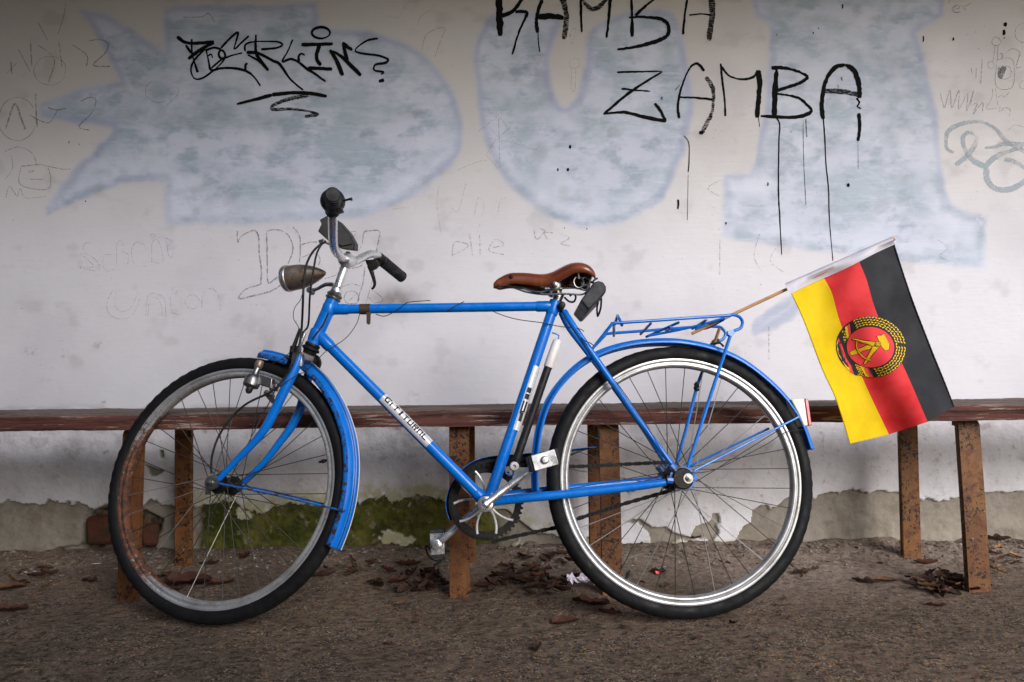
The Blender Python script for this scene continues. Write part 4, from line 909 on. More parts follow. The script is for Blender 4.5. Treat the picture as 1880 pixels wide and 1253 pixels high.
def chain(path, name='chain'):
    pts = [B(x, y, zc) for x, y in path]; d = [0]
    for i in range(1, len(pts)): d.append(d[-1]+(pts[i]-pts[i-1]).length)
    n_ = int(d[-1]/.0127); mb = MB(); q = [Vector([float(np.interp(d[-1]*i/n_, d, [p[c_] for p in pts])) for c_ in range(3)]) for i in range(n_+1)]
    for i in range(n_):
        t = (q[i+1]-q[i]).normalized(); u = RN.cross(t).normalized(); wd = .0030 if i % 2 else .0045
        for s_ in (-1, 1): mb.box((q[i]+q[i+1])/2+RN*wd*s_, [t, u, RN], (.0075, .0040 if i % 2 else .0050, .0007))
        mb.lathe(q[i], RN, [(0,-.0052),(.0042,-.0052),(.0042,.0052),(0,.0052)], 8)
    return mb
def arc(c, r, a0, a1, n=24): return [(c, r, a) for a in np.linspace(a0, a1, n)]
chm = chain([(905,852),(960,855),(1060,857),(1226,849)]); ch2 = chain([(905,995),(927,989),(1021,969),(1060,953),(1150,924),(1232,901)]); chm.add(ch2.v, ch2.f)
pts = [CC+RE1*math.cos(a)*.0945+RE2*math.sin(a)*.0945+RN*zc for a in np.linspace(math.radians(98), math.radians(-98+0), 2)]
n_ = 24
for i in range(n_):
    a0 = math.radians(100-200*i/n_); a1 = math.radians(100-200*(i+1)/n_); q0 = CC+RE1*math.cos(a0)*.0945+RE2*math.sin(a0)*.0945+RN*zc; q1 = CC+RE1*math.cos(a1)*.0945+RE2*math.sin(a1)*.0945+RN*zc
    t = (q1-q0).normalized(); u = RN.cross(t).normalized(); wd = .0030 if i % 2 else .0045
    for s_ in (-1, 1): chm.box((q0+q1)/2+RN*wd*s_, [t, u, RN], (.0085, .0042, .0007))
    chm.lathe(q0, RN, [(0,-.0052),(.0042,-.0052),(.0042,.0052),(0,.0052)], 8)
build('chain', chm, 'chain_steel', bike, smooth=False)
cog = MB(); cog.lathe(RC+RN*zc, RN, [(0,-.002),(.034,-.002),(.034,.002),(0,.002)], 36); build('rear_sprocket', cog, 'greasy_black', bike)
# chain guard: black plate with blue rim
gp = [(826,956),(820,938),(819,921),(824,900),(834,880),(853,858),(880,843),(914,837),(950,835),(981,832),(1040,826),(1094,821)]
gi = [(840,952),(836,938),(836,921),(841,904),(851,890),(867,874),(888,862),(914,857),(950,855),(981,854),(1032,845),(1060,830)]
mk_ = MB(); o1 = spline([B(x, y, -.062) for x, y in gp], 4); o2 = spline([B(x, y, -.062) for x, y in gi], 4); mk_.sheet([list(o1), list(o2)]); cgd = build('chain_guard', mk_, 'black_plastic', bike, solid=.0012)
mk_ = MB(); mk_.sheet([[p+RN*.010 for p in o1], [p-RN*.022 for p in o1]]); build('guard_rim', mk_, S, cgd, solid=.0012)
# cranks and pedals
BBn = CC+RN*.058
cup = MB(); cup.lathe(CC, RN, [(.0205,.036),(.019,.040),(.0175,.044),(.012,.046),(.0,.046)], 28); build('bearing_cup', cup, 'dull_steel', bike)
pn = B(1000, 845, .165)
pend = pn-RN*.095
ck = MB(); a0 = B(891,926,.075); ck.tube([a0, a0.lerp(pend, .12), a0.lerp(pend, .5), a0.lerp(pend, .92), pend], [.0145,.0095,.0088,.0085,.010], 16)
ck.lathe(a0, RN, [(.0,-.014),(.0185,-.014),(.0195,-.004),(.0185,.006),(.012,.008),(.0105,.008),(.0105,.004),(.006,.004),(.006,.009),(0,.009)], 26); build('crank_arm', ck, 'chrome', bike)
def pedal(tip, inner, long_dir, label=None):
    axd = (tip-inner).normalized(); ld = (long_dir-axd*long_dir.dot(axd)).normalized(); up = axd.cross(ld)
    c = (tip+inner)/2; L_ = (tip-inner).length/2
    pd = MB()
    for s_ in (-1, 1): pd.box(c+up*s_*.013, [ld, up, axd], (.036, .0055, L_-.006))
    for s_ in (-1, 1): pd.box(c+ld*s_*.031, [ld, up, axd], (.006, .019, L_-.004))
    po = build('pedal', pd, 'black_rubber', bike, bevel=.002)
    pl = MB(); pl.box(tip-axd*.001, [ld, up, axd], (.029, .0185, .0022)); pl.box(inner+axd*.006, [ld, up, axd], (.029, .0185, .002)); pl.lathe(tip, axd, [(.0095,.0012),(.0095,.006),(.007,.009),(0,.0095)], 18); pl.tube([inner-axd*.008, tip], .006, 12)
    build('pedal_plate', pl, 'chrome', po, bevel=.001); return po
pedal(pn, pend+RN*.012, (B(1026,838,.165)-B(976,852,.165)))
fe = B(802, 1000, -.078); BBf = CC-RN*.072
ck = MB(); ck.tube([BBf, BBf.lerp(fe,.5), fe], [.012,.009,.0095], 14); ck.lathe(fe, RN, [(0,-.010),(.013,-.010),(.013,.008),(.009,.010),(0,.010)], 20); build('crank_arm', ck, 'chrome', bike)
pf = fe-RN*.012; pt_ = fe-RN*.10; pedal(pt_, pf, RE2*1.0+RE1*.05)
sp_ = MB(); sp_.tube(spline([B(804,1016,-.13), B(790,1008,-.14), B(782,1003,-.14), B(786,1020,-.14), B(800,1030,-.14), B(818,1026,-.14), B(806,1036,-.13), B(796,1038,-.13), B(812,1030,-.12)], 5), .0022, 7); build('toe_strap', sp_, 'black_rubber', bike)
# ---- dynamo
dy = MB(); d0 = F(459, 712, .075); d1 = F(478, 664, .060); axd = (d1-d0).normalized()
dy.lathe(d0, axd, [(0,-.004),(.006,-.004),(.010,.000),(.020,.004),(.0215,.012),(.0205,.026),(.0185,.031),(.010,.036),(.0075,.048),(.0085,.056)], 24); dyn = build('dynamo', dy, 'dull_steel', bike)
dk = MB(); dk.lathe(d0, axd, [(0,.078),(.0095,.078),(.011,.074),(.011,.062),(.0085,.058),(.0075,.056)], 16); build('roller', dk, 'lamp_shell', dyn)
dk = MB(); dk.lathe(d0, axd, [(.009,-.000),(.009,-.010),(.005,-.016),(0,-.016)], 12); build('dynamo_cap', dk, 'black_plastic', dyn)
dm = MB(); c = F(490, 702, .062); dm.box(c, [F(505,706,.06)-F(475,696,.06), FE2, FN], (.020,.013,.009)); dm.box(F(503,712,.06), [FE1, FE2, FN], (.010,.009,.007)); dm.lathe(F(490,722,.068), FN, [(0,-.01),(.008,-.01),(.008,.004),(.004,.006),(0,.006)], 12); dm.prism([F(488,728,.058), F(503,720,.058), F(508,738,.058), F(500,742,.058)], FN*.004); build('dynamo_bracket', dm, ['dull_steel'], bike, bevel=.0015)
# front caliper lump
fc_ = MB(); fc_.box(F(542,648,.035), [FE1, FE2, FN], (.010,.016,.014)); fc_.tube([F(551,604,.045), F(541,633,.05), F(536,648,.05)], [.004,.0055,.007], 10); fc_.tube([F(536,650,.05), F(549,652,.045), F(556,662,.04)], .007, 8)
fc_.tube([F(512,656,.0), F(524,660,.01), F(538,664,.02)], [.006,.009,.009], 8); build('front_brake', fc_, 'greasy_black', bike, bevel=.0015)
fc_ = MB(); fc_.tube([F(560,612,.045), F(552,632,.045), F(547,645,.042)], [.0045,.0055,.005], 10); fc_.box(F(550,664,.058), [FE1, FE2, FN], (.007,.014,.004)); build('brake_arm', fc_, 'chrome', bike, bevel=.001)
disc = MB(); disc.lathe(F(571, 667, -.03), FN, [(0,-.012),(.026,-.012),(.028,-.006),(.028,.004),(0,.006)], 26); build('crown_plate', disc, 'greasy_black', bike)
# ---- cables
def cable(name, pts, r, mat='black_rubber', sm=6): return build(name, MB().tube(spline(pts, sm), r, 8), mat, bike)
cable('brake_cable', [P(598,443,DC), P(591,447,DC), P(575,462,DC-.01), P(563,485,DC-.02), P(558,515,DC-.03), P(556,560,DC-.03), F(554,600,.075), F(550,632,.080), F(541,662,.082), F(525,690,.080), F(500,718,.085), F(448,745,.088), F(408,790,.085), F(390,834,.080), F(388,870,.066)], .0030)
cable('brake_cable', [P(598,445,DC), P(590,450,DC), P(581,468,DC-.01), P(575,500,DC-.02), P(569,543,DC-.02), F(566,596,.055), F(556,612,.052), F(547,640,.050)], .0026)
cable('lamp_wire', [F(556,537,.02), F(551,552,.02), F(541,566,.02), F(539,585,.02), F(548.5,604,.03), F(543,632,.04), F(524,655,.06), F(500,668,.07)], .0010)
cable('lamp_wire', [B(660,577,.012), B(654,596,.012), B(634,622,.014), B(598,646,.02), B(581,663,.03), F(560,682,.07), F(539,693,.075), F(505,718,.075), F(492,745,.07), F(484,752,.07)], .0010)
cable('lamp_wire', [B(690,577,.014), B(706,581,.016), B(725,572,.016), B(740,561,.015), B(752,555,.008), B(790,552,.0)], .0011)
cable('lamp_wire', [B(820,572,.013), B(840,560,.014), B(852,554,.008)], .0011)
cable('lamp_wire', [B(905,572,.012), B(928,581,.014), B(957,588,.016), B(995,593,.018), B(1029,600,.02), B(1052,602,.035), B(1066,605,.045), B(1072,609,.05)], .0011)
cable('lamp_wire', [B(1068,620,.046), B(1075,627,.05), B(1083,630,.052), B(1092,636,.05)], .0012)
cable('lamp_wire', [B(1130,700,.06), B(1180,770,.064), B(1210,820,.068), B(1240,858,.068), B(1300,866,.07), B(1400,820,.06), B(1440,795,.055), B(1478,789,.03)], .0010)
cable('shift_cable', [B(603,575,.019), B(594,595,.020), B(582,612,.021), B(574,622,.021)], .0022, 'greasy_black')
def band(name, a, b, r, mat, tail=None):
    m = MB(); q0, q1 = B(*a), B(*b); m.tube([q0, q1], r, 20)
    if tail: m.prism([B(x, y, r) for x, y in tail], RN*.002)
    return build(name, m, mat, bike)
band('strap', (661,568.2), (680,567.9), .0142, 'brown_strap', [(673,574),(681,574),(680,595),(676,597),(673,594)])
band('tape', (748,567.6),(752,567.4), .0129, 'brown_strap') if False else None

# ---- pump (thing of its own)
pump = thing('bicycle_pump', B(944, 857), 'black bicycle pump with white plastic handle clipped behind the seat tube', 'pump')
build('pump_barrel', MB().tube([B(1007,672,.0), B(947,848,.0)], .0108, 18), 'black_plastic', pump)
hm = MB(); q0, q1 = B(1024,624,0), B(1006.5,675,0); hm.tube([q0, q0.lerp(q1,.04), q0.lerp(q1,.1), q0.lerp(q1,.97), q1], [.006,.0105,.0124,.0130,.0122], 20); build('pump_handle', hm, 'white_plastic', pump)
pe = MB(); c = B(944,857,0); pe.lathe(c, RN, [(0,-.010),(.012,-.010),(.0125,.008),(.010,.012),(.005,.0125),(.0045,.006),(0,.006)], 20); build('pump_head', pe, 'white_plastic', pump)
hk = MB(); hk.tube([B(1013,611,0), B(1020,613,0), B(1026,616,0), B(1025,623,0)], .0022, 8); build('pump_hook', hk, S, bike)
hk = MB(); hk.tube([B(928,868,0), B(936,874,0), B(942,872,0), B(943,862,0)], .0025, 8); build('pump_hook', hk, S, bike)
# ---- saddle bag
bag = thing('saddle_bag', B(1065, 590), 'dark grey leatherette tool bag hanging behind the saddle', 'bag')
bg_ = MB(); poly = [(1066,552),(1078,535),(1091,518),(1099,515.5),(1108,518),(1113,526),(1113,536),(1083,568),(1079,567)]
bg_.prism([B(x, y, .072) for x, y in poly], -RN*.150); bo = build('pouch', bg_, 'black_leatherette', bag, bevel=.004)
for pts_ in ([B(1086,520,.03), B(1092,514,.03), B(1097,511,.03)], [B(1104,548,.03), B(1103,565,.02), B(1099,578,.0), B(1097,580,.0), B(1096,566,.02), B(1098,556,.04)], [B(1036,546,.0), B(1045,554,0), B(1054,554,0), B(1057,545,0), B(1052,540,0), B(1046,544,0)], [B(1076,522,.04), B(1084,518,.04), B(1090,521,.05), B(1086,527,.06)]):
    build('strap', MB().tube(spline(pts_, 5), .0027, 8), 'black_rubber', bag)

# ================================================================== FLAG
flag = thing('flag', B(1300, 598), 'yellow red black flag with round gold emblem on a stick in the bicycle rack', 'flag')
FD0 = B(1300, 598).y
def pole(t):
    a, b = Vector((1270, 613, 0)), Vector((1642, 439, 0)); q = a.lerp(b, t); return P(q.x, q.y, FD0-.012+.0*t)
build('flagpole', MB().tube([pole(0), pole(.5), pole(1)], .0042, 12), 'wood_stick', flag)
build('wedge_stick', MB().tube([P(1321,603,FD0), P(1311,632,FD0+.01)], .0042, 10), 'wood_stick', flag, label='short wooden stick wedged below the rack')
colL = [(1451,536),(1475,588),(1508,675),(1535,735),(1560,815)]; c1 = [(1509,505),(1527,538),(1543,594),(1585,698),(1632,798)]; c2 = [(1575,476),(1591,514),(1612,581),(1660,676),(1703,775)]; c3 = [(1641,446),(1672,541),(1709,638),(1736,705),(1752,747)]
def colpt(c, v):
    sp = spline([Vector((x, y, 0)) for x, y in c], 16); L = [0]
    for i in range(1, len(sp)): L.append(L[-1]+(sp[i]-sp[i-1]).length)
    t = v*L[-1]; return float(np.interp(t, L, [p.x for p in sp])), float(np.interp(t, L, [p.y for p in sp]))
def cdepth(x, y):
    t = (y-450)/370.0; s = x-(y-450)*.36
    amp = .006+.020*max(0, min(1, t+.1))
    return FD0-.020+amp*math.sin((s-1450)/27.0+.8*math.sin(t*4))+.007*math.sin((x*.6+y)/31.0)-.005*math.sin((x+y*.5)/13.0)*max(0, min(1, 1.1-t*1.1)) - .02*t
NU, NV = 13, 60
cols_ = []
for v in np.linspace(0, 1, NV+1): cols_.append([colpt(c, v) for c in (colL, c1, c2, c3)])
for k_, mt, lb in ((0, 'cloth_yellow', 'yellow stripe'), (1, 'cloth_red', 'red stripe'), (2, 'cloth_black', 'black stripe')):
    rows = []
    for cv in cols_:
        r = []
        for j in range(NU+1):
            t = j/NU; x = cv[k_][0]*(1-t)+cv[k_+1][0]*t; y = cv[k_][1]*(1-t)+cv[k_+1][1]*t; r.append(P(x, y, cdepth(x, y)))
        rows.append(r)
    build('stripe', MB().sheet(rows), mt, flag, lb, sharp=80)
hemm = MB()
for hp in ([(x+1, y) for x, y in colL], [(x-1, y) for x, y in c3]):
    pts = [P(*colpt(hp, v), cdepth(*colpt(hp, v))-.001) for v in np.linspace(0, 1, 70)]; hemm.tube(pts, [.0016+.0004*(i % 2) for i in range(70)], 6); hemm.cur = 1
build('hem', hemm, ['cloth_yellow', 'cloth_black'], flag)
# white sleeve round the stick
rows = []
for t in np.linspace(0, 1, 40):
    x = 1443+(1640-1443)*t; y = 528+(442-528)*t; xb = 1450+(1642-1450)*t; yb = 540+(449-540)*t-3*math.sin(t*9)*.4
    p0 = P(x-2, y-7, FD0-.012); r = []
    r = [P(xb, yb+1, cdepth(xb, yb)-.003), P((x+xb)/2, (y+yb)/2, cdepth(xb, yb)-.006), P(x, y-1, FD0-.026), P(x-1, y-5, FD0-.021), p0, P(x-1, y-4.0, FD0-.003), P(xb, yb-2, FD0-.002)]
    rows.append(r)
build('sleeve', MB().sheet(rows), 'cloth_white', flag, sharp=80)
# emblem printed on the cloth
eo = (8.356, (1510, 560)); em = MB(); ez = [0]
def ept(x, y, lay): X_ = x/eo[0]+eo[1][0]; Y_ = y/eo[0]+eo[1][1]; return P(X_, Y_, cdepth(X_, Y_)-.0009-.00022*lay)
def epoly(pts, lay, mi, sub=True):
    em.cur = mi; c = (sum(p[0] for p in pts)/len(pts), sum(p[1] for p in pts)/len(pts)); R_ = 5 if sub else 1; n = len(pts)
    vs = [ept(*c, lay)]
    for k in range(1, R_+1):
        for x, y in pts: vs.append(ept(c[0]+(x-c[0])*k/R_, c[1]+(y-c[1])*k/R_, lay))
    fs = [(0, 1+i, 1+(i+1) % n) for i in range(n)]
    for k in range(R_-1):
        for i in range(n): a = 1+k*n; j = (i+1) % n; fs.append((a+i, a+n+i, a+n+j, a+j))
    em.add(vs, fs)
def estroke(pts, wd, lay, mi):
    em.cur = mi; sp = spline([Vector((x, y, 0)) for x, y in pts], 6) if len(pts) > 2 else [Vector((*pts[0], 0)).lerp(Vector((*pts[1], 0)), i/4) for i in range(5)]
    rows = []
    for i, q in enumerate(sp):
        t = (sp[min(i+1, len(sp)-1)]-sp[max(i-1, 0)]).normalized(); nn = Vector((-t.y, t.x, 0)); a = q+nn*wd/2; b = q-nn*wd/2; rows.append([ept(a.x, a.y, lay), ept(b.x, b.y, lay)])
    em.sheet(rows)
def ell(cx_, cy_, a, b, n=72, tilt=.12):
    return [(cx_+a*math.cos(t)*math.cos(tilt)-b*math.sin(t)*math.sin(tilt), cy_+a*math.cos(t)*math.sin(tilt)+b*math.sin(t)*math.cos(tilt)) for t in np.linspace(0, 2*PI, n, endpoint=False)]
GO, BK, RD = 0, 1, 2
epoly(ell(745, 645, 540, 468), 0, BK)
for rr_, n_ in ((.965, 66), (.885, 60), (.805, 54), (.735, 48)):
    for i in range(n_):
        t = 2*PI*i/n_; deg = math.degrees(t)
        if 118 < deg < 232: continue
        if 346 < deg < 352: continue
        a, b = 540*rr_, 468*rr_; cx_ = 745+a*math.cos(t)*math.cos(.12)-b*math.sin(t)*math.sin(.12); cy_ = 645+a*math.cos(t)*math.sin(.12)+b*math.sin(t)*math.cos(.12)
        tx, ty = -math.sin(t)*a, math.cos(t)*b; l_ = math.hypot(tx, ty); tx /= l_; ty /= l_; nx_, ny_ = ty, -tx; sg = 1 if (i % 2) else -1
        dx, dy_ = tx*.93+nx_*.36*sg, ty*.93+ny_*.36*sg; px_, py_ = -dy_, dx
        L1, W1 = 26, 11
        epoly([(cx_+dx*L1, cy_+dy_*L1), (cx_+px_*W1, cy_+py_*W1), (cx_-dx*L1, cy_-dy_*L1), (cx_-px_*W1, cy_-py_*W1)], 1, GO, False)
# ribbon bands
epoly([(415,290),(450,250),(492,398),(440,460)], 2, BK); epoly([(383,315),(415,292),(438,455),(412,505)], 2, RD); epoly([(345,345),(380,322),(410,508),(385,545)], 2, GO)
for i in range(14):
    x0, y0 = 300+(i % 3)*22+(i//3)*8, 405+(i//3)*42; epoly([(x0, y0), (x0+14, y0-8), (x0+20, y0+16), (x0+6, y0+22)], 2, GO, False)
epoly([(248,505),(285,470),(330,560),(380,640),(440,850),(480,930),(545,1090),(490,1070),(440,930),(380,850),(310,650)], 2, BK)
epoly([(232,540),(250,510),(312,650),(378,850),(440,935),(478,1062),(430,1030),(400,930),(345,850),(285,680)], 3, RD)
epoly([(218,600),(232,545),(285,680),(345,850),(400,930),(425,1025),(380,985),(300,860),(235,740)], 2, GO)
for (x0, y0, x1, y1) in ((222,640,300,690),(235,730,300,640),(245,770,300,860),(270,820,360,800),(330,900,400,890),(300,690,350,850)): estroke([(x0, y0), (x1, y1)], 7, 4, BK)
for i in range(14):
    x0, y0 = 500+(i % 3)*26+(i//3)*16, 915+(i//3)*34+(i % 3)*10; epoly([(x0, y0), (x0+18, y0-2), (x0+22, y0+16), (x0+5, y0+18)], 3, GO, False)
epoly([(572,935),(630,945),(725,1108),(665,1100)], 3, GO); epoly([(632,948),(692,960),(785,1110),(735,1110)], 3, RD); epoly([(695,960),(765,968),(855,1098),(790,1108)], 3, BK)
epoly(ell(737, 650, 372, 318), 4, BK); epoly(ell(737, 650, 364, 310), 5, RD)
def outlined(pts, lay, k=7):
    cx_ = sum(p[0] for p in pts)/len(pts); cy_ = sum(p[1] for p in pts)/len(pts); n = len(pts)
    epoly(pts, lay+1, GO)
    for i in range(n): estroke([pts[i], pts[(i+1) % n]], k, lay+2, BK)
outlined([(412,722),(690,615),(780,600),(800,640),(730,680),(440,780)], 5)
outlined([(832,475),(942,440),(1032,615),(1020,690),(965,705),(910,650),(880,580)], 5)
outlined([(455,508),(800,568),(860,600),(770,635),(600,580),(455,530)], 8); outlined([(770,635),(880,630),(860,660),(655,912),(628,905),(720,740)], 8)
estroke([(530,560),(525,640),(560,730),(640,810),(745,855)], 28, 11, BK); estroke([(530,562),(525,640),(560,730),(640,810),(742,853)], 17, 12, GO)
epoly(ell(852,602,48,44,20), 12, BK, False); epoly(ell(852,602,40,36,20), 13, GO, False); epoly(ell(852,602,26,24,20), 14, BK, False); epoly(ell(852,602,18,16,20), 15, GO, False)
build('emblem', em, ['print_gold', 'print_black', 'print_red'], flag, 'round gold wreath emblem with hammer and compass on red', smooth=False)

# ================================================================== LEAVES AND LITTER
def leaf_mesh(name, L, Wd, curl, twist, mat, seed, jag=.34):
    rnd = random.Random(seed); n, m = 11, 6; mb = MB(); rows = []
    for i in range(n):
        t = i/(n-1); ww = Wd*math.sin(PI*min(1, t*.96+.03))**.8*(1+rnd.uniform(-jag, jag)); r = []
        for j in range(m+1):
            s_ = -1+2*j/m; x = (t-.5)*L; y = ww*s_*(1-.25*curl*abs(s_)); z = curl*ww*abs(s_)**1.6*1.3+.25*L*curl*(t-.5)**2*2+twist*s_*ww*(t-.5)+rnd.uniform(-.0028, .0028)+.0022*math.sin(s_*6+t*9)
            r.append(Vector((x, y, z)))
        rows.append(r)
    mb.sheet(rows); mb.tube([Vector((L*.48, 0, .001)), Vector((L*.62, L*.03, .004)), Vector((L*.72, L*.06, .003))], .0009, 5)
    me = bpy.data.meshes.new(name); me.from_pydata([tuple(v) for v in mb.v], [], mb.f); me.materials.append(MATS[mat]); me.polygons.foreach_set('use_smooth', [True]*len(me.polygons)); return me
LM = {}
for mt in ('leaf_dark', 'leaf_red', 'leaf_tan', 'leaf_ochre'):
    LM[mt] = [leaf_mesh('leaf', 1.0*.1, .1*a, c_, t_, mt, s_) for s_, (a, c_, t_) in enumerate(((.22,.55,.2),(.16,.9,.6),(.30,.35,-.4),(.13,1.2,.3),(.25,.7,.8)))]
def gz(x, y): return float(gheight(np.array([x]), np.array([y]))[0])
def leaf(px_, py_, Lpx, mt, var, rot, label, group=None, tilt=(0, 0), lift=0):
    p = G(px_, py_); s_ = Lpx/(FOC/p.y)/.1
    o = bpy.data.objects.new('dead_leaf', LM[mt][var]); COL.objects.link(o); o.location = (p.x, p.y, gz(p.x, p.y)+.003+lift); o.scale = (s_,)*3
    o.rotation_euler = (math.radians(tilt[0]), math.radians(tilt[1]), math.radians(rot)); return tag(o, label, 'leaf', group)
for a in [
 (1038,1142,52,'leaf_red',2,15,'broad curled brown leaf lying alone in front of the rear tyre'),
 (987,1190,38,'leaf_dark',4,80,'small dark shrivelled leaf with upright stem nearest the camera'),
 (1085,1108,70,'leaf_red',0,-20,'long red brown leaf beside the bottom of the rear tyre'),
 (1120,1126,46,'leaf_red',1,-30,'torn reddish leaf tip touching the rear tyre'),
 (18,1122,62,'leaf_red',0,8,'red leaf at the left edge of the picture'),
 (18,1080,50,'leaf_tan',2,20,'flat tan leaf at the far left above the red one'),
 (80,1056,50,'leaf_dark',1,25,'long dark curled leaf left of the front wheel'),
 (165,1068,28,'leaf_dark',4,10,'small dark curled leaf left of the front tyre'),
 (345,1072,90,'leaf_red',2,5,'large red brown leaf seen through the front wheel'),
 (300,1058,36,'leaf_dark',1,60,'dark leaf at the foot of the left back bench leg'),
 (405,1073,48,'leaf_red',0,20,'broken red leaf right of the large one in the front wheel'),
 (450,1024,32,'leaf_red',4,80,'upright reddish leaf against the wall behind the front wheel'),
 (385,1036,36,'leaf_dark',1,15,'thin dark leaf leaning by the wall behind the front wheel'),
 (590,1058,56,'leaf_dark',1,22,'narrow dark leaf just right of the front tyre'),
 (750,1038,46,'leaf_red',3,3,'flat red brown strip of leaf left of the middle bench leg'),
 (793,1052,40,'leaf_red',4,-40,'crumpled red leaf at the left of the middle bench leg'),
 (1208,1052,30,'leaf_dark',4,0,'dark crumpled leaf beside the red cap'),
 (1628,1068,36,'leaf_tan',2,-15,'rounded tan leaf lying left of the leaf heap at the right leg'),
 (1590,1070,46,'leaf_dark',1,-25,'dark split leaf between the rear wheel and the right heap'),
 (1470,1053,34,'leaf_dark',4,15,'dark crumpled leaf right of the rear wheel'),
 (1718,1110,34,'leaf_red',0,-10,'small red leaf in front of the right leaf heap'),
 (1830,1000,46,'leaf_dark',1,-15,'dark leaf against the wall right of the last bench leg'),
 (1700,1034,44,'leaf_red',3,0,'flat red leaf between the two right bench legs'),
 (735,1108,26,'leaf_tan',3,35,'thin tan leaf scrap in front of the middle bench leg'),
 (712,1179,20,'leaf_dark',4,0,'tiny dark leaf scrap on the open ground at the left of centre'),
 (1280,1000,30,'leaf_dark',3,10,'dark leaf against the wall behind the rear hub'),
]: leaf(*a)
rnd = random.Random(5)
SEEN = set()  # labels already given
LOOK = {'leaf_dark': 'dark brown', 'leaf_red': 'red brown', 'leaf_tan': 'tan', 'leaf_ochre': 'ochre'}
SHAPE = ('flat', 'narrow curled', 'broad', 'tightly rolled', 'twisted')
def heap(cx_, cy_, rx, ry, n, label, group, mats, sz=(16, 40)):
    for i in range(n):
        a = rnd.uniform(0, 2*PI); r = rnd.random()**.6
        mt_ = rnd.choice(mats); vr_ = rnd.randrange(5); sz_ = rnd.uniform(*sz); ca, sa = r*math.cos(a), r*math.sin(a)
        pos = ('far left' if ca < -.5 else 'far right' if ca > .5 else 'left' if ca < 0 else 'right') 
        fb_ = 'front' if sa > .15 else 'back' if sa < -.15 else 'middle'
        tl_ = rnd.choice(('', '', 'split ', 'crumpled ')); lab = tl_+('large ' if sz_ > (sz[0]+sz[1])/2 else 'small ')+SHAPE[vr_]+' '+LOOK[mt_]+' leaf in the '+fb_+' '+pos+' of '+label
        if lab in SEEN: lab = lab.replace(' leaf in', ' ragged leaf in', 1) if lab.count(' ') < 15 and i % 2 else lab.replace('large', 'long').replace('small', 'short')
        SEEN.add(lab)
        leaf(cx_+rx*ca, cy_+ry*sa, sz_, mt_, vr_, rnd.uniform(-70, 70), lab, group, (rnd.uniform(-30, 30), rnd.uniform(-25, 25)), rnd.uniform(0, .010))
heap(1740, 1072, 62, 20, 40, 'the right heap', 'leaves heaped round the right bench leg', ['leaf_dark','leaf_dark','leaf_red','leaf_tan'], (18, 48))
heap(965, 1068, 95, 28, 56, 'litter under saddle', 'leaves littered right of the middle bench leg', ['leaf_dark','leaf_dark','leaf_red'], (14, 44))
heap(1010, 1028, 60, 10, 16, 'the wall litter', 'leaves by the wall under the bench', ['leaf_dark'], (14, 34))
heap(750, 1070, 75, 22, 34, 'litter under pedal', 'leaves littered left of the middle bench leg', ['leaf_dark','leaf_dark','leaf_red'], (14, 44))
heap(650, 1045, 70, 16, 14, 'pedal scraps', 'leaf scraps behind the pedal', ['leaf_dark','leaf_tan'], (12, 28))
heap(1830, 1035, 45, 22, 22, 'scraps far right', 'ochre leaf scraps at the right edge', ['leaf_ochre','leaf_tan','leaf_dark'], (8, 24))
heap(300, 1075, 80, 16, 14, 'scraps behind spokes', 'leaf scraps behind the front wheel', ['leaf_dark','leaf_red'], (12, 32))
heap(1420, 1040, 140, 22, 16, 'scraps near flag', 'leaf scraps right of the rear wheel', ['leaf_dark','leaf_tan'], (8, 22))
heap(1150, 1130, 420, 70, 22, 'open foreground', 'small leaf scraps on the open ground', ['leaf_dark','leaf_red'], (7, 20))
heap(60, 1060, 60, 22, 12, 'scraps far left', 'leaf scraps at the left edge', ['leaf_dark','leaf_tan'], (10, 26))
def scatter(name, n, region, size, mat, label, cat, flat=.5):
    mb = MB()
    for i in range(n):
        x_, y_ = region(); s_ = rnd.uniform(*size)*(.6 if rnd.random() < .7 else 1.3); z_ = gz(x_, y_)
        a = rnd.uniform(0, PI); ax = [Vector((math.cos(a), math.sin(a), rnd.uniform(-.3,.3))), Vector((-math.sin(a), math.cos(a), rnd.uniform(-.3,.3))), Vector((0,0,1))]
        c = Vector((x_, y_, z_+s_*flat*.5)); k = [rnd.uniform(.6, 1.1) for _ in range(6)]
        vs = [c+ax[0]*s_*k[0], c+ax[1]*s_*k[1]*.8, c-ax[0]*s_*k[2], c-ax[1]*s_*k[3]*.8, c+ax[2]*s_*flat*k[4], c-ax[2]*s_*flat*k[5]]
        mb.add(vs, [(0,1,4),(1,2,4),(2,3,4),(3,0,4),(1,0,5),(2,1,5),(3,2,5),(0,3,5)])
    o = build(name, mb, mat, smooth=False); tag(o, label, cat, kind='stuff'); return o
def reg_all(): y_ = 1.28+1.13*rnd.random()**.9; return rnd.uniform(-.8, .8)*y_*1.0, y_
def reg_wall(): return rnd.uniform(-1.8, 1.8), 2.40-abs(rnd.gauss(0, .11))
scatter('gravel', 6500, reg_all, (.0010, .0030), 'pebble_grey', 'brown grit scattered over the ground', 'grit')
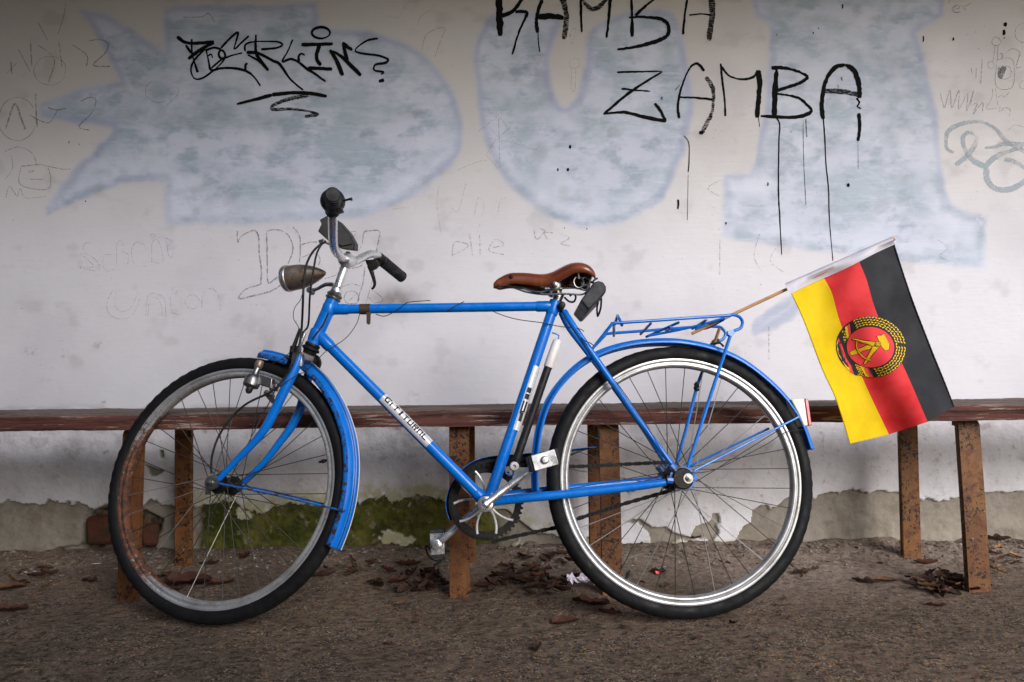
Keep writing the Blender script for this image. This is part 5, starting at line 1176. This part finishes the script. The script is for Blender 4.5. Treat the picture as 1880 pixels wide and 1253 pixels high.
scatter('pale_rubble', 500, reg_wall, (.002, .0080), 'pebble_pale', 'pale mortar crumbs along the foot of the wall', 'rubble', .4)
scatter('wall_rubble', 2300, reg_wall, (.002, .0105), 'pebble_grey', 'crumbled cement rubble along the foot of the wall', 'rubble')
scatter('plaster_flakes', 380, reg_wall, (.0012, .0048), 'flake_white', 'white paint flakes fallen along the foot of the wall', 'flakes', .2)
scatter('plaster_specks', 260, reg_all, (.0008, .0020), 'flake_white', 'tiny pale specks over the ground', 'flakes', .3)
scatter('leaf_crumbs', 2200, reg_all, (.0018, .0050), 'leaf_dark', 'dark crumbs of rotten leaves on the ground', 'leaf litter', .2)
scatter('ochre_crumbs', 420, reg_all, (.0012, .0028), 'leaf_ochre', 'small orange leaf crumbs on the ground', 'leaf litter', .3)
# crumpled paper
pg = MB(); pc = G(1069, 1078); rows = []
for i in range(15):
    r = []
    for j in range(11):
        u_, v_ = (i/14-.5)*.082, (j/10-.5)*.040; hgt = .012+.022*(float(fbm(np.array([i*.45]), np.array([j*.5]), 2, 7)[0])-.35)*1.6+.003*rnd.uniform(-1, 1); r.append(pc+Vector((u_+.004*rnd.uniform(-1,1), v_+.004*rnd.uniform(-1,1), max(.002, hgt+.006))))
    rows.append(r)
po = build('paper_scrap', pg.sheet(rows), 'paper', base=pc, smooth=False); tag(po, 'crumpled pale lilac paper beside the rear tyre', 'paper')
rc_ = MB(); c = G(1206, 1053); rc_.lathe(c+Vector((0,0,.004)), (.3,-.8,.5), [(0,-.004),(.0075,-.004),(.0085,0),(.007,.004),(0,.005)], 14); o = build('bottle_cap', rc_, 'red_cap', base=c); tag(o, 'tiny bright red cap lying inside the rear wheel', 'cap')
fl_ = MB(); c = G(508/2.893, 820+632/2.893); fl_.prism([c+Vector(v) for v in ((-.014,0,.004),(.0,-.006,.006),(.014,.002,.005),(.006,.008,.004),(-.008,.006,.004))], (0,0,.002)); o = build('paint_chip', fl_, 'flake_white', base=c, smooth=False); tag(o, 'white paint chip on the ground left of the front tyre', 'paint chip')
